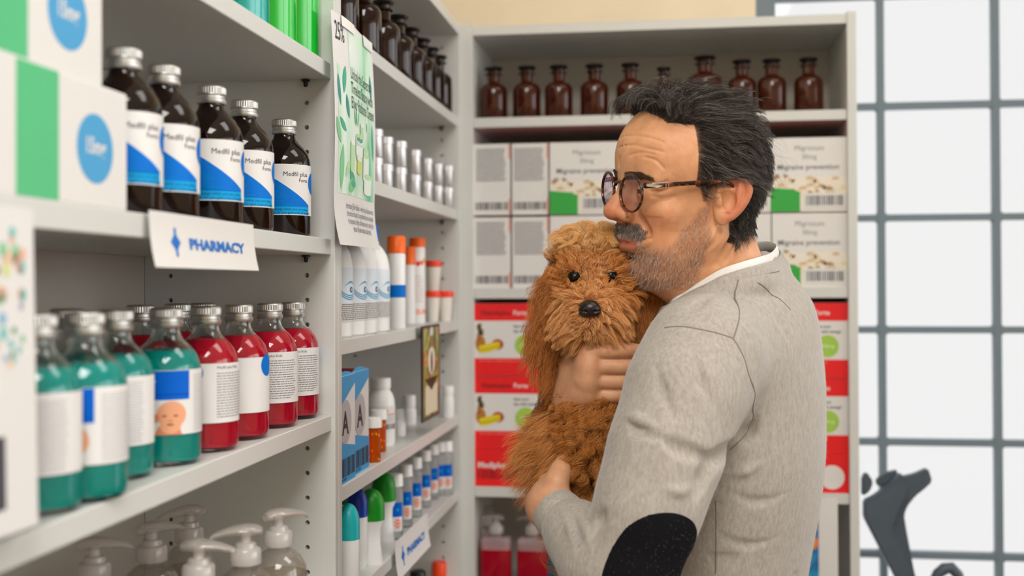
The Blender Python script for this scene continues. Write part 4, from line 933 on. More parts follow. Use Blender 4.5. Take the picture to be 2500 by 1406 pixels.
def np_mesh(name, parts, mats, parent=None, colors=None, mi=None):
    """parts = [(V, F quads)] joined in one mesh"""
    V = np.concatenate([p[0] for p in parts]); o = 0; Fs = []
    for v, f in parts: Fs.append(f+o); o += len(v)
    F = np.concatenate(Fs); me = bpy.data.meshes.new(name)
    me.vertices.add(len(V)); me.vertices.foreach_set('co', V.astype(np.float32).ravel())
    me.loops.add(F.size); me.loops.foreach_set('vertex_index', F.astype(np.int32).ravel())
    me.polygons.add(len(F)); me.polygons.foreach_set('loop_start', np.arange(0, F.size, 4, dtype=np.int32)); me.polygons.foreach_set('loop_total', np.full(len(F), 4, np.int32))
    me.polygons.foreach_set('use_smooth', np.ones(len(F), bool))
    for m in mats: me.materials.append(m)
    if mi is not None: me.polygons.foreach_set('material_index', mi.astype(np.int32))
    me.update(); me.validate()
    if colors is not None:
        at_ = me.color_attributes.new('tint', 'FLOAT_COLOR', 'POINT'); at_.data.foreach_set('color', np.concatenate([colors, np.ones((len(V), 1))], 1).astype(np.float32).ravel())
    o_ = bpy.data.objects.new(name, me); COL.objects.link(o_)
    if parent: o_.parent = parent
    return o_
def sample(V, F, n, rng, weight=None, normals=False):
    """n random points on a quad mesh, area (x weight) distributed"""
    a = V[F[:, 0]]; b_ = V[F[:, 1]]; c = V[F[:, 2]]; d_ = V[F[:, 3]]
    A = np.linalg.norm(np.cross(c-a, d_-b_), axis=1)*.5; ce = (a+b_+c+d_)/4
    if weight is not None: A = A*weight(ce)
    i = rng.choice(len(F), n, p=A/A.sum()); u = rng.random((n, 1)); v = rng.random((n, 1))
    P = a[i]*(1-u)*(1-v)+b_[i]*u*(1-v)+c[i]*u*v+d_[i]*(1-u)*v
    if not normals: return P
    fn = np.cross(c-a, d_-b_); vn = np.zeros_like(V)
    for q in range(4):
        for k in range(3): vn[:, k] += np.bincount(F[:, q], fn[:, k], len(V))
    N = vn[F[i]].sum(1); return P, N/(np.linalg.norm(N, axis=1)[:, None]+1e-12)
def strands(name, P, rad, mat, parent=None, M=None):
    """P (n strands, k points, 3); rad root radius or (n,k) array"""
    n, k, _ = P.shape; cu = bpy.data.hair_curves.new(name); cu.add_curves([k]*n)
    cu.points.foreach_set('position', P.astype(np.float32).ravel())
    R = rad if hasattr(rad, 'shape') else rad*np.tile(np.linspace(1, .25, k), (n, 1))
    cu.points.foreach_set('radius', R.astype(np.float32).ravel()); cu.materials.append(mat)
    o = bpy.data.objects.new(name, cu); COL.objects.link(o)
    if parent: o.parent = parent
    return o
def hairmat(name, cols, rough=.45, spec=.4, coat=0.0):
    """strand colour varies strand by strand"""
    m = bpy.data.materials.new(name); m.use_nodes = True; nt = m.node_tree; b = nt.nodes['Principled BSDF']
    hi_ = nt.nodes.new('ShaderNodeHairInfo'); r = nt.nodes.new('ShaderNodeValToRGB'); r.color_ramp.elements.remove(r.color_ramp.elements[0])
    for i, (p, c) in enumerate(cols):
        e = r.color_ramp.elements[0] if i == 0 else r.color_ramp.elements.new(p); e.position = p; e.color = lin(c)
    nt.links.new(hi_.outputs['Random'], r.inputs[0]); nt.links.new(r.outputs[0], b.inputs['Base Color'])
    b.inputs['Roughness'].default_value = rough; b.inputs['Specular IOR Level'].default_value = spec
    return m

# ================================================================== the man
HD = 1.40; HPX, HPY, TH = 1681, 487, math.radians(62)
O_h = np.array(onD(HPX, HPY, HD)); v_ = ray(HPX, HPY)[:2]; v_ = np.array([v_[0], v_[1], 0])/np.linalg.norm(v_); r_ = np.array([v_[1], -v_[0], 0.])
def frame(th, pitch=0.0, roll=0.0):
    f = -math.sin(th)*r_-math.cos(th)*v_; l = math.cos(th)*r_-math.sin(th)*v_; u = np.array([0, 0, 1.])
    f2 = f*math.cos(pitch)+u*math.sin(pitch); u2 = -f*math.sin(pitch)+u*math.cos(pitch)
    l2 = l*math.cos(roll)+u2*math.sin(roll); u3 = -l*math.sin(roll)+u2*math.cos(roll)
    return np.stack([f2, l2, u3], 1)          # columns: forward, left, up
MH = frame(TH, math.radians(-2), math.radians(-8))
def h2w(P):
    P = np.array(P, float); P[..., 0] = np.where(P[..., 0] > 0, P[..., 0]*.957, P[..., 0]); return P @ MH.T + O_h
def w2h(P):
    P = (np.asarray(P, float)-O_h) @ MH; P[..., 0] = np.where(P[..., 0] > 0, P[..., 0]/.957, P[..., 0]); return P
def hit(fn, px, py, d0=.9, d1=2.0, n=260):
    """where the sight line through a pixel first meets a shape"""
    t = np.linspace(d0, d1, n); r = ray(px, py); P = t[:, None]*r+np.array([0, 0, H]); v = fn(P); i = int(np.argmax(v < 0))
    if v[i] >= 0: return None
    if i: a = v[i-1]/(v[i-1]-v[i]); return P[i-1]*(1-a)+P[i]*a
    return P[i]
# -- head shape, head coordinates (x forward, y his left, z up), origin between the ears
person = thing('person', 'man in light sweater and round tortoiseshell glasses holding a curly brown dog', 'person', (0, 0, 0))
def spl(pts, rs, n=5):
    P = np.array(pts, float); out = []; ro = []
    for i in range(len(P)-1):
        p0, p1, p2, p3 = P[max(i-1, 0)], P[i], P[i+1], P[min(i+2, len(P)-1)]
        for t in [j/n for j in range(n)]:
            out.append(.5*((2*p1)+(p2-p0)*t+(2*p0-5*p1+4*p2-p3)*t*t+(3*p1-p0-3*p2+p3)*t**3)); ro.append(rs[i]+(rs[i+1]-rs[i])*t)
    return out+[P[-1]], ro+[rs[-1]]
S = SDF()
S.ell((-.004, 0, .046), (.090, .0735, .080), 0)
S.ell((.028, 0, .050), (.0635, .060, .056), .03)                       # forehead
S.ell((.030, 0, -.020), (.055, .0515, .058), .03)
S.ell((.034, 0, -.060), (.046, .0415, .036), .02)                       # lower jaw mass
S.cap((.062, 0, -.079), (.066, 0, -.075), .0165, k=.018)                # chin
S.sym(lambda y: S.cap((.000, y*.0515, -.038), (.052, y*.022, -.080), .013, .013, .02))   # jaw line
S.sym(lambda y: S.ell((.057, y*.040, -.012), (.016, .018, .014), .02))                  # cheek bone
S.sym(lambda y: S.ell((.055, y*.030, -.045), (.020, .018, .024), .018))                 # cheek
S.sym(lambda y: S.cap((.0775, y*.010, .0265), (.0670, y*.043, .0275), .0100, .0090, .014))   # brow
S.ell((.071, 0, -.044), (.0205, .027, .022), .014)                     # muzzle
S.cap((-.016, 0, -.02), (-.062, 0, -.135), .053, .058, .028)            # neck
S.cap((.035, 0, -.088), (-.025, 0, -.118), .024, .036, .03)             # under the chin
S.sym(lambda y: S.ell((.0860, y*.031, .0130), (.0170, .0175, .0110), .012, cut=True))   # eye socket
S.sym(lambda y: S.ell((.0700, y*.0275, .0125), .0142, .006))             # lids over the eyeball
S.chain([(.080, 0, .026), (.0885, 0, .012), (.0985, 0, -.002), (.1045, 0, -.011)], [.0068, .0062, .0070, .0085], .010)   # nose
S.ell((.1035, 0, -.0128), (.0125, .0115, .0100), .006)
S.sym(lambda y: S.ell((.0915, y*.0128, -.0158), (.0120, .0078, .0088), .005))
S.sym(lambda y: S.ell((.0975, y*.0062, -.0235), (.0060, .0032, .0040), .0015, cut=True))
S.cap((.0955, 0, -.020), (.0905, 0, -.030), .0048, .0040, .006)          # philtrum
S.chain([(.0745, .029, -.0490), (.0870, .014, -.0445), (.0915, 0, -.0430), (.0870, -.014, -.0445), (.0745, -.029, -.0490)], [.0020, .0046, .0050, .0046, .0020], .0030)
S.chain([(.0745, .028, -.0500), (.0845, .014, -.0545), (.0875, 0, -.0558), (.0845, -.014, -.0545), (.0745, -.028, -.0500)], [.0018, .0044, .0050, .0044, .0018], .0030)
S.ell((.083, 0, -.066), (.0060, .018, .0045), .008, cut=True)
S.chain([(.0760, .030, -.0492), (.0880, .018, -.0494), (.0955, 0, -.0492), (.0880, -.018, -.0494), (.0760, -.030, -.0492)], [.0008, .0018, .0018, .0018, .0008], .0015, cut=True)   # mouth line
S.sym(lambda y: S.chain([(.0965, y*.0155, -.014), (.0850, y*.0235, -.030), (.0790, y*.0295, -.046)], [.0010, .0014, .0006], .0035, cut=True))         # smile fold
S.sym(lambda y: S.chain([(.0815, y*.0170, .0095), (.0850, y*.0240, .0115), (.0845, y*.0310, .0110), (.0810, y*.0370, .0095)], [.0010, .0027, .0025, .0008], .001, cut=True))          # eye slit
def ear(y):
    # ear in its own plane: e1 back along the ear, e2 up, e3 outward
    c = np.array((-.0130, y*.0780, .0055)); a = math.radians(30)
    e1 = np.array((-math.cos(a), y*math.sin(a), 0)); e3 = np.array((math.sin(a), y*math.cos(a), 0)); e2 = np.array((-.17, 0, .985)); e2 = e2/np.linalg.norm(e2)
    R = np.stack([e1, e2, e3], 1); q = lambda u, v, w=0: c+e1*u+e2*v+e3*w
    S.ell(q(.000, .007, -.0035), (.0185, .0215, .0042), .007, R=R)
    S.ell(q(-.006, -.012, -.0035), (.0120, .0160, .0040), .005, R=R)
    S.cap(q(-.008, .004, -.010), q(-.006, -.010, -.010), .009, .008, .008)
    S.chain(*spl([q(-.0150, .000, -.002), q(-.0160, .012, .000), q(-.0110, .0235, .0010), (q(.0005, .0285, .0020)), q(.0125, .0245, .0025), q(.0180, .0130, .0025), q(.0172, .0010, .0015), q(.0115, -.0120, .0005), q(.0030, -.0215, -.001)],
            [.0020, .0028, .0033, .0035, .0037, .0036, .0033, .0033, .0036]), k=.0030)
    S.ell(q(-.0065, -.0225, -.0015), (.0075, .0085, .0042), .005, R=R)                          # lobe
    S.chain(*spl([q(.0060, .0180, .0005), q(.0090, .0080, .0008), q(.0065, -.0040, .0008), q(-.0005, -.0120, .0005)], [.0020, .0028, .0030, .0028]), k=.0045)   # antihelix
    S.ell(q(-.0030, .0000, .0030), (.0095, .0128, .0085), .0022, R=R, cut=True)                 # bowl
    S.ell(q(-.0045, .0165, .0032), (.0090, .0055, .0042), .0025, R=R, cut=True)
    S.ell(q(-.0130, -.0030, .0010), (.0042, .0062, .0045), .004, R=R)                           # tragus
ear(1); ear(-1)
S.sym(lambda y: S.chain([(-.030, y*.050, -.045), (-.045, y*.030, -.10), (-.05, y*.020, -.14)], [.004, .006, .006], .02))  # neck cords
fh = lambda P: S.ev(w2h(P))
for pl, r, k in (([(1512, 338), (1545, 331), (1585, 336), (1622, 348)], .0004, .0024), ([(1508, 361), (1545, 354), (1580, 362), (1618, 370)], .0005, .0026), ([(1535, 379), (1565, 372), (1600, 378)], .0004, .0024),
                 ([(1572, 383), (1600, 391), (1622, 412)], .0005, .0026), ([(1512, 385), (1511, 405)], .0010, .004), ([(1588, 468), (1615, 468), (1640, 458)], .0007, .003), ([(1590, 478), (1618, 484), (1650, 478)], .0007, .003), ([(1586, 458), (1610, 452), (1630, 442)], .0006, .003),
                 ([(1552, 503), (1556, 522), (1572, 548), (1584, 570)], .0013, .007), ([(1758, 560), (1748, 590), (1722, 612)], .0010, .006), ([(1800, 560), (1778, 600), (1748, 648)], .0011, .007), ([(1822, 565), (1800, 600), (1770, 640)], .0010, .006)):
    q = [hit(fh, *p) for p in pl]; q = [w2h(p) for p in q if p is not None]
    if len(q) > 1: S.chain(*spl(q, [r*.5]+[r]*(len(q)-2)+[r*.4]), k=k, cut=True)
q = [hit(fh, *p) for p in ((1517, 599), (1545, 602), (1572, 596), (1586, 588))]; q = [w2h(p)-np.array([.0012, .0012, 0]) for p in q if p is not None]
if len(q) > 2: S.chain(*spl(q, [.0030]*(len(q)-1)+[.0015]), k=.004)
q = [hit(fh, *p) for p in ((1512, 581), (1535, 584), (1562, 585), (1592, 580))]; q = [w2h(p) for p in q if p is not None]
if len(q) > 2: S.chain(*spl(q, [.0016]*(len(q)-1)+[.0006]), k=.0016, cut=True)
headV, headF = net(S, (-.125, -.105, -.20), (.125, .105, .135), .00135)
headV = relax(headV, headF, 1, .4)
# -- skin colour by place: lips, ruddy nose, cheek and ear, greyer under the beard
def skin_tint(P):
    c = np.tile(np.array(lin('dda57c')[:3]), (len(P), 1))
    def mixc(w, h): nonlocal c; w = np.clip(w, 0, 1)[:, None]; c = c*(1-w)+np.array(lin(h)[:3])*w
    x, y, z = P[:, 0], np.abs(P[:, 1]), P[:, 2]
    g = lambda cx, cy, cz, r: np.exp(-(((x-cx)**2+(y-cy)**2+(z-cz)**2)/r**2))
    mixc(.75*g(.104, 0, -.014, .020), 'c4694c'); mixc(.5*g(.066, .040, -.022, .024), 'c9764f'); mixc(.8*(y > .074)*(np.clip((y-.074)/.008, 0, 1)), 'd88466')
    bw = beard_w(P); mixc(.40*bw, '9a6a54')
    mixc(.88*np.clip(hair_w(P), 0, 1), '3a2c25')
    lip = np.clip(1-np.abs(z+.0495)/.0100, 0, 1)*(x > .0715)*(y < .029)*np.clip((x-.072)/.006, 0, 1); mixc(1.1*lip*(z > -.0615)*(z < -.0402), 'b0604f')
    mixc(.5*g(.0575, .0, .0, .0)*0, 'ffffff'); return c
def hair_w(P):
    x, y, z = P[:, 0], np.abs(P[:, 1]), P[:, 2]
    side = (x < .0285)*(z > .020)+(x < .045)*(z > .104)
    top = (z > .090)*(x < .066-.35*np.maximum(y-.02, 0)-1.2*np.maximum(y-.045, 0))
    back = (x < -.022)*(z > -.040-.3*np.clip(x+.05, -.02, .03))
    burn = .55*(x > .004)*(x < .027-.4*np.clip(.03-z, 0, .03))*(z > .002)*(z <= .03)*(y > .05)
    earz = ((x+.012)**2/.024**2+(z-.002)**2/.031**2 < 1)*(y > .06)
    return np.clip(np.maximum(np.clip(side+top+back, 0, 1), burn), 0, 1)*(1-earz)+1e-9
def sstep(x, a, b): t = np.clip((x-a)/(b-a), 0, 1); return t*t*(3-2*t)
def beard_w(P):
    x, y, z = P[:, 0], np.abs(P[:, 1]), P[:, 2]
    top = .002-1.25*(np.maximum(x-.010, 0))                          # upper border falls from the sideburn to the mouth corner
    top = np.where(x > .055, np.maximum(-.052, top), top)
    w = sstep(-z, -top-.006, -top+.010)*sstep(x, .000, .010)*(1-sstep(-z, .098, .112))*(y < .069)
    mo = sstep(x, .077, .081)*(z < -.0255)*(z > -.0415)*(y < .030)  # moustache
    mo2 = (x > .068)*(y > .020)*(y < .034)*(z < -.032)*(z > -.07)
    w = np.maximum(w, np.maximum(mo, .8*mo2)); mouth = (x > .070)*(z > -.0600)*(z < -.0415)*(y < .028); return w*(1-mouth)
tint = skin_tint(headV)
def skin_material(name, tinted=True):
    m = bpy.data.materials.new(name); m.use_nodes = True; nt = m.node_tree; b = nt.nodes['Principled BSDF']
    b.inputs['Roughness'].default_value = .48; b.inputs['Specular IOR Level'].default_value = .38
    b.inputs['Subsurface Weight'].default_value = .22; b.inputs['Subsurface Radius'].default_value = (1, .35, .18); b.inputs['Subsurface Scale'].default_value = .006
    tc = nt.nodes.new('ShaderNodeTexCoord'); n1 = nt.nodes.new('ShaderNodeTexNoise'); n1.inputs['Scale'].default_value = 70; n1.inputs['Detail'].default_value = 5
    mx = nt.nodes.new('ShaderNodeMix'); mx.data_type = 'RGBA'; mx.blend_type = 'MULTIPLY'; mx.inputs[0].default_value = 1
    rp = nt.nodes.new('ShaderNodeValToRGB'); rp.color_ramp.elements[0].position = .3; rp.color_ramp.elements[1].position = .75; rp.color_ramp.elements[0].color = (.84, .76, .72, 1); rp.color_ramp.elements[1].color = (1.0, 1.0, 1.0, 1)
    nt.links.new(tc.outputs['Object'], n1.inputs[0]); nt.links.new(n1.outputs['Fac'], rp.inputs[0]); nt.links.new(rp.outputs[0], mx.inputs[7])
    if tinted: at_ = nt.nodes.new('ShaderNodeAttribute'); at_.attribute_name = 'tint'; nt.links.new(at_.outputs['Color'], mx.inputs[6])
    nt.links.new(mx.outputs[2], b.inputs['Base Color'])
    n2 = nt.nodes.new('ShaderNodeTexNoise'); n2.inputs['Scale'].default_value = 900; n2.inputs['Detail'].default_value = 3; nt.links.new(tc.outputs['Object'], n2.inputs[0])
    n3 = nt.nodes.new('ShaderNodeTexNoise'); n3.inputs['Scale'].default_value = 160; n3.inputs['Detail'].default_value = 4; nt.links.new(tc.outputs['Object'], n3.inputs[0])
    bp = nt.nodes.new('ShaderNodeBump'); bp.inputs['Strength'].default_value = .35; bp.inputs['Distance'].default_value = .0004; bp2 = nt.nodes.new('ShaderNodeBump'); bp2.inputs['Strength'].default_value = .35; bp2.inputs['Distance'].default_value = .0010
    nt.links.new(n2.outputs['Fac'], bp.inputs['Height']); nt.links.new(n3.outputs['Fac'], bp2.inputs['Height']); nt.links.new(bp2.outputs[0], bp.inputs['Normal']); nt.links.new(bp.outputs[0], b.inputs['Normal'])
    return m
SKIN = skin_material('skin')
bodyparts = [(h2w(headV), headF)]; bodytint = [tint]
rng = np.random.default_rng(3)

def groom(roots, nrm, flow, L, k, sdf=None, off0=.001, off=.0009, lift=.35, wave=0.0, wfreq=2.5, clumps=0, cw=.6, grav=0.0, rng=rng, jit=.12):
    """grow strands from roots along a flow field, kept outside the body, waved and clumped"""
    n = len(roots); L = np.broadcast_to(L, (n,)); P = np.zeros((n, k, 3)); P[:, 0] = roots; p = roots.copy()
    J = rng.normal(0, jit, (n, 3)); ph = rng.random(n)*6.28; pv = np.zeros((n, 3))
    if clumps:
        gi = rng.choice(n, min(clumps, n), replace=False); near = np.empty(n, int)
        for s0 in range(0, n, 4000):
            dd = ((roots[s0:s0+4000, None]-roots[gi][None])**2).sum(2); near[s0:s0+4000] = gi[dd.argmin(1)]
        ph = ph*.12+ph[near]; J = J*.5+J[near]*.9
    for i in range(1, k):
        t = i/(k-1); d = flow(p, t)+nrm*lift*(1-t)+J+np.array([0, 0, -grav*t]); d /= np.linalg.norm(d, axis=1)[:, None]+1e-9
        p = p+d*(L/(k-1))[:, None]
        if sdf is not None:
            q = sdf(p); m = np.broadcast_to(off0+off*i, (n,)); bad = q < m; p[bad] += nrm[bad]*(m-q)[bad][:, None]
        pv = p
        if wave:
            s1 = np.cross(d, nrm); s1 /= np.linalg.norm(s1, axis=1)[:, None]+1e-9; a = wave*min(1, t*1.6)
            pv = p+s1*(a*np.sin(ph+wfreq*6.28*t))[:, None]+nrm*(a*.8*np.cos(ph+wfreq*6.28*t))[:, None]
        P[:, i] = pv
    if clumps:
        t = np.linspace(0, 1, k)[None, :, None]**1.3*cw; G = P[near]; G = G+(roots-roots[near])[:, None, :]*.25; P = P*(1-t)+G*t
    return P
# -- hair of the head
def hflow(P, t):
    x, y, z = P[:, 0:1], P[:, 1:2], P[:, 2:3]; sg = np.sign(y)
    up = np.clip((z-.085)/.03, 0, 1); fr = np.clip((x-.020)/.02, 0, 1)*up
    side = np.concatenate([-.75+0*x, .05*sg, -.35-.5*np.clip((-x-.03)/.04, 0, 1)], 1)
    topf = np.concatenate([-.9+0*x, .5+0*x, -.05+0*x], 1)
    front = np.concatenate([.80+0*x, .06+0*x, .75-2.3*t*t+0*x], 1)
    nape = np.concatenate([.1+0*x, 0*x, -1+0*x], 1); nw = np.clip((-.0-z)/.04, 0, 1)*(x < -.03)
    f = side*(1-up)+topf*up; f = f*(1-fr)+front*fr; return f*(1-nw)+nape*nw
_ok = headV[headF].mean(1); 
def head_roots(n, w):
    return sample(headV, headF, n, rng, w, True)
NH = 26000
R0, N0 = head_roots(NH, hair_w); keep = hair_w(R0) > .3; R0, N0 = R0[keep], N0[keep]
frm = (R0[:, 0] > .020)*(R0[:, 2] > .085)
Lh = np.where(frm, .044+.014*rng.random(len(R0)), .030+.006*rng.random(len(R0)))*np.where((R0[:, 2] > .085)*(R0[:, 0] < .03), 1.25, 1)*np.where(R0[:, 0] < -.035, .52, 1)*np.where(R0[:, 2] < -.01, .55, 1)*np.where((R0[:, 0] > .0)*(R0[:, 2] < .035), .4, 1)
HP = groom(R0, N0, hflow, Lh, 8, S, .0015, np.where(R0[:, 2] > .08, .0020, .0006), np.where(R0[:, 2] > .08, .55, .22)[:, None], .0020, 1.1, 520, .74, .0, jit=.06)
# flyaway strands
fi = rng.choice(np.flatnonzero(R0[:, 2] > .03), 260); FP = groom(R0[fi], N0[fi], hflow, .045, 8, S, .004, .0030, .9, .004, 1.0, 0, jit=.35)
HAIR = hairmat('greying_dark_hair', ((0, '1c1613'), (.55, '2a211c'), (.82, '453b34'), (.93, '8d8680'), (1.0, 'cfcac4')), .5, .35)
strands('hair', h2w(np.concatenate([HP, FP])), .000085, HAIR, person)
# scalp under the hair is dark with short undercoat
R1, N1 = head_roots(20000, hair_w); k1 = hair_w(R1) > .3; R1, N1 = R1[k1], N1[k1]
UP = groom(R1, N1, hflow, .016*np.where((R1[:, 0] > .0)*(R1[:, 2] < .035), .5, 1), 4, S, .0006, .0010, .3, 0, clumps=0)
strands('hair_undercoat', h2w(UP), .00014, hairmat('dark_undercoat', ((0, '1a1716'), (1, '35302e')), .5, .3), person)
# -- beard and moustache
def bflow(P, t):
    x, y, z = P[:, 0:1], P[:, 1:2], P[:, 2:3]
    d = np.concatenate([.35-0*x, .0*y, -1+0*x], 1); mo = (z > -.045)*(x > .070); m_ = np.concatenate([.25+0*x, np.sign(y)*.55, -.8+0*x], 1); return np.where(mo, m_, d)
RB, NB = head_roots(12500, lambda P: beard_w(P)*np.where((P[:, 0] > .06), 1.3, .8)*np.where((P[:, 2] > -.043)*(P[:, 0] > .07), 2.5, 1)+1e-9); kb = beard_w(RB) > .25; RB, NB = RB[kb], NB[kb]
isM = (RB[:, 2] > -.043)*(RB[:, 0] > .070)
BP = groom(RB, NB, bflow, np.where(isM, .0080, np.where(RB[:, 0] > .05, .0055, .0042))*(.6+.6*rng.random(len(RB))), 5, S, .0002, .0003, .45, .0004, .8, 1500, .4, jit=.22)
strands('beard', h2w(BP[~isM]), .000062, hairmat('grey_brown_beard', ((0, '5a3f2e'), (.35, '7d5c45'), (.55, 'a08268'), (.65, 'd4c8bb'), (1, 'efeae3')), .5, .35), person)
strands('moustache', h2w(BP[isM]), .00009, hairmat('dark_moustache', ((0, '3a2d25'), (.5, '5c4a3e'), (.72, '948880'), (1, 'd8d2cb')), .5, .35), person)
# -- eyebrows
def brow_w(P):
    x, y, z = P[:, 0], np.abs(P[:, 1]), P[:, 2]; zc = .0300+.06*np.clip(y-.012, 0, .02)-.25*np.clip(y-.034, 0, .03)
    return (x > .05)*(y > .009)*(y < .050)*(np.abs(z-zc) < .0048-.0025*np.clip((y-.03)/.02, 0, 1))+1e-9
RE, NE = head_roots(2600, brow_w); RE, NE = RE[brow_w(RE) > .5], NE[brow_w(RE) > .5]
EP = groom(RE, NE, lambda P, t: np.concatenate([-.15+0*P[:, :1], np.sign(P[:, 1:2])*1.0, .28-.5*t+0*P[:, :1]], 1), .0065, 5, S, .0002, .0003, .14, 0, 1, 200, .4, jit=.07)
strands('eyebrow', h2w(EP), .00008, hairmat('dark_eyebrow', ((0, '40322a'), (.85, '66523f'), (1, '9a8a7a')), .5, .3), person)
# -- eyes
for y in (1, -1):
    b = MB(); c = h2w(np.array([[.0700, y*.0275, .0123]]))[0]; fwd = MH @ np.array((.95, -.05, -.18)); T = Matrix.Translation(c) @ Vector((0, 0, 1)).rotation_difference(Vector(fwd)).to_matrix().to_4x4()
    r = .0130; b.lathe([(r*math.sin(a), r*math.cos(a)) for a in [PI*i/16 for i in range(3, 17)]], C('e2dcd6', .12), 24, T=T)
    b.lathe([(0, r*.955), (r*.18, r*.955)], C('0a0808', .1), 24, T=T); b.lathe([(r*.18, r*.955), (r*.42, r*.95), (r*math.sin(PI*3/16), r*math.cos(PI*3/16))], C('3a2416', .12), 24, T=T); b.build('eye', person)
# -- glasses: round tortoiseshell frame
TORT = grad_mat('tortoiseshell', ((.35, '140b08'), (.5, '2a140a'), (.60, '7a3a14'), (.68, '3a1a0c')), (150, 150, 150), .15, 1.0, 2); SILV = C('d4d2cc', .2, 1.0)
lg = bpy.data.materials.new('coated_lens'); lg.use_nodes = True; nt = lg.node_tree; nt.nodes.clear()
o_ = nt.nodes.new('ShaderNodeOutputMaterial'); mx = nt.nodes.new('ShaderNodeMixShader'); tr = nt.nodes.new('ShaderNodeBsdfTransparent'); gl = nt.nodes.new('ShaderNodeBsdfGlossy'); fr_ = nt.nodes.new('ShaderNodeFresnel'); ad = nt.nodes.new('ShaderNodeMath'); ad.operation = 'MULTIPLY_ADD'
fr_.inputs[0].default_value = 1.5; ad.inputs[1].default_value = .5; ad.inputs[2].default_value = .015; tr.inputs[0].default_value = (.95, .92, .94, 1); gl.inputs[0].default_value = (.72, .55, .85, 1); gl.inputs['Roughness'].default_value = .03
nt.links.new(fr_.outputs[0], ad.inputs[0]); nt.links.new(ad.outputs[0], mx.inputs[0]); nt.links.new(tr.outputs[0], mx.inputs[1]); nt.links.new(gl.outputs[0], mx.inputs[2]); nt.links.new(mx.outputs[0], o_.inputs[0])
gs = thing('eyeglasses', 'round tortoiseshell eyeglasses with silver arrow hinges worn by the man', 'glasses')
hw = lambda *p: Vector(np.array(p, float) @ MH.T + O_h)          # glasses use unscaled head coordinates
GX, GZ = .0925, .0105
def rimpt(y, a, r=1.0, dxx=0.0):
    u = .0235*math.cos(a)*r; v = .0212*math.sin(a)*r+.0008*math.sin(3*a)*0; w = math.radians(7); return (GX-u*math.sin(w)*1.0-.0006+dxx-.0, y*(.0322+u*math.cos(w)), GZ+v)
rb = MB()
for y in (1, -1):
    n = 48; pts = [hw(*rimpt(y, 2*PI*i/n)) for i in range(n)]
    vs = []; m_ = 10
    for i in range(n):
        p = pts[i]; t = (pts[(i+1) % n]-pts[i-1]).normalized(); up = Vector(MH @ np.array((1, 0, 0))); sd = t.cross(up).normalized(); up = sd.cross(t)
        a_ = 2*PI*i/n; rw = .00125+.0007*max(0, math.sin(a_)); rd = .0019
        for k in range(m_): q = 2*PI*k/m_; vs.append(tuple(p+sd*math.cos(q)*rw+up*math.sin(q)*rd))
    fs = [(i*m_+k, i*m_+(k+1) % m_, ((i+1) % n)*m_+(k+1) % m_, ((i+1) % n)*m_+k) for i in range(n) for k in range(m_)]
    rb.add(vs, fs, TORT, True)
rb.tube([hw(GX+.0002, y_, z_) for y_, z_ in ((.0102, GZ+.008), (.006, GZ+.0112), (0, GZ+.0122), (-.006, GZ+.0112), (-.0102, GZ+.008))], .0023, TORT, 12)
rb.build('frame_front', gs)
for y in (1, -1):
    l = MB(); n = 40; ring = [hw(*rimpt(y, 2*PI*i/n, .97)) for i in range(n)]; cen = hw(*[(a+b_)/2 for a, b_ in zip(rimpt(y, 0), rimpt(y, PI))])+Vector(MH @ np.array((.0016, 0, 0)))
    mid = [(p+cen)/2+Vector(MH @ np.array((.0012, 0, 0))) for p in ring]; vs = [tuple(cen)]+[tuple(p) for p in mid]+[tuple(p) for p in ring]
    l.add(vs, [(0, 1+i, 1+(i+1) % n) for i in range(n)]+[(1+i, 1+n+i, 1+n+(i+1) % n, 1+(i+1) % n) for i in range(n)], lg, True); l.build('lens', gs)
    tp = MB(); P0 = [(.0880, .0565, GZ+.0105), (.0865, .0595, GZ+.0105), (.0780, .0640, GZ+.0110), (.05, .0712, GZ+.0128), (.020, .0768, GZ+.0148), (-.004, .0790, GZ+.0155), (-.016, .0775, GZ+.010), (-.030, .0735, GZ-.008)]
    vs = []; hh = (.0030, .0034, .0030, .0026, .0026, .0024, .0022, .0022)
    for (a, b_, c_), h_ in zip(P0, hh):
        for k in range(10): q = 2*PI*k/10; vs.append(tuple(hw(a, y*(b_+.0011*math.cos(q)), c_+h_*math.sin(q))))
    fs = [(i*10+k, i*10+(k+1) % 10, (i+1)*10+(k+1) % 10, (i+1)*10+k) for i in range(len(P0)-1) for k in range(10)]+[tuple(range(10)), tuple(range(70, 80))]
    tp.add(vs, fs, TORT, True); to = tp.build('temple', gs)
    ar = MB(); pts = [(.0868, -.0006), (.0862, .0014), (.0800, .0018), (.0760, .0026), (.0700, .0004), (.0690, 0), (.0700, -.0004), (.0760, -.0022), (.0800, -.0016), (.0850, -.0012)]
    yy_ = lambda x: .0640+(.0780-x)*.257+.0013 if x < .078 else .0595+(.0865-x)*.53+.0013
    v1 = [tuple(hw(x, y*(yy_(x)+.0006), GZ+.0108+z)) for x, z in pts]; v0 = [tuple(hw(x, y*(yy_(x)-.001), GZ+.0108+z)) for x, z in pts]; n = len(pts)
    ar.add(v0+v1, [tuple(range(n, 2*n))]+[(i, (i+1) % n, n+(i+1) % n, n+i) for i in range(n)], SILV)
    for xx in (.0655, .0625): ar.add([tuple(hw(x, y*(yy_(x)+w_), GZ+.0112+z)) for w_ in (-.0008, .0003) for x, z in ((xx, -.0027), (xx+.0008, -.0027), (xx+.0008, .0027), (xx, .0027))], [(4, 5, 6, 7), (0, 1, 5, 4), (1, 2, 6, 5), (2, 3, 7, 6), (3, 0, 4, 7)], SILV)
    ar.build('arrow_hinge', gs)

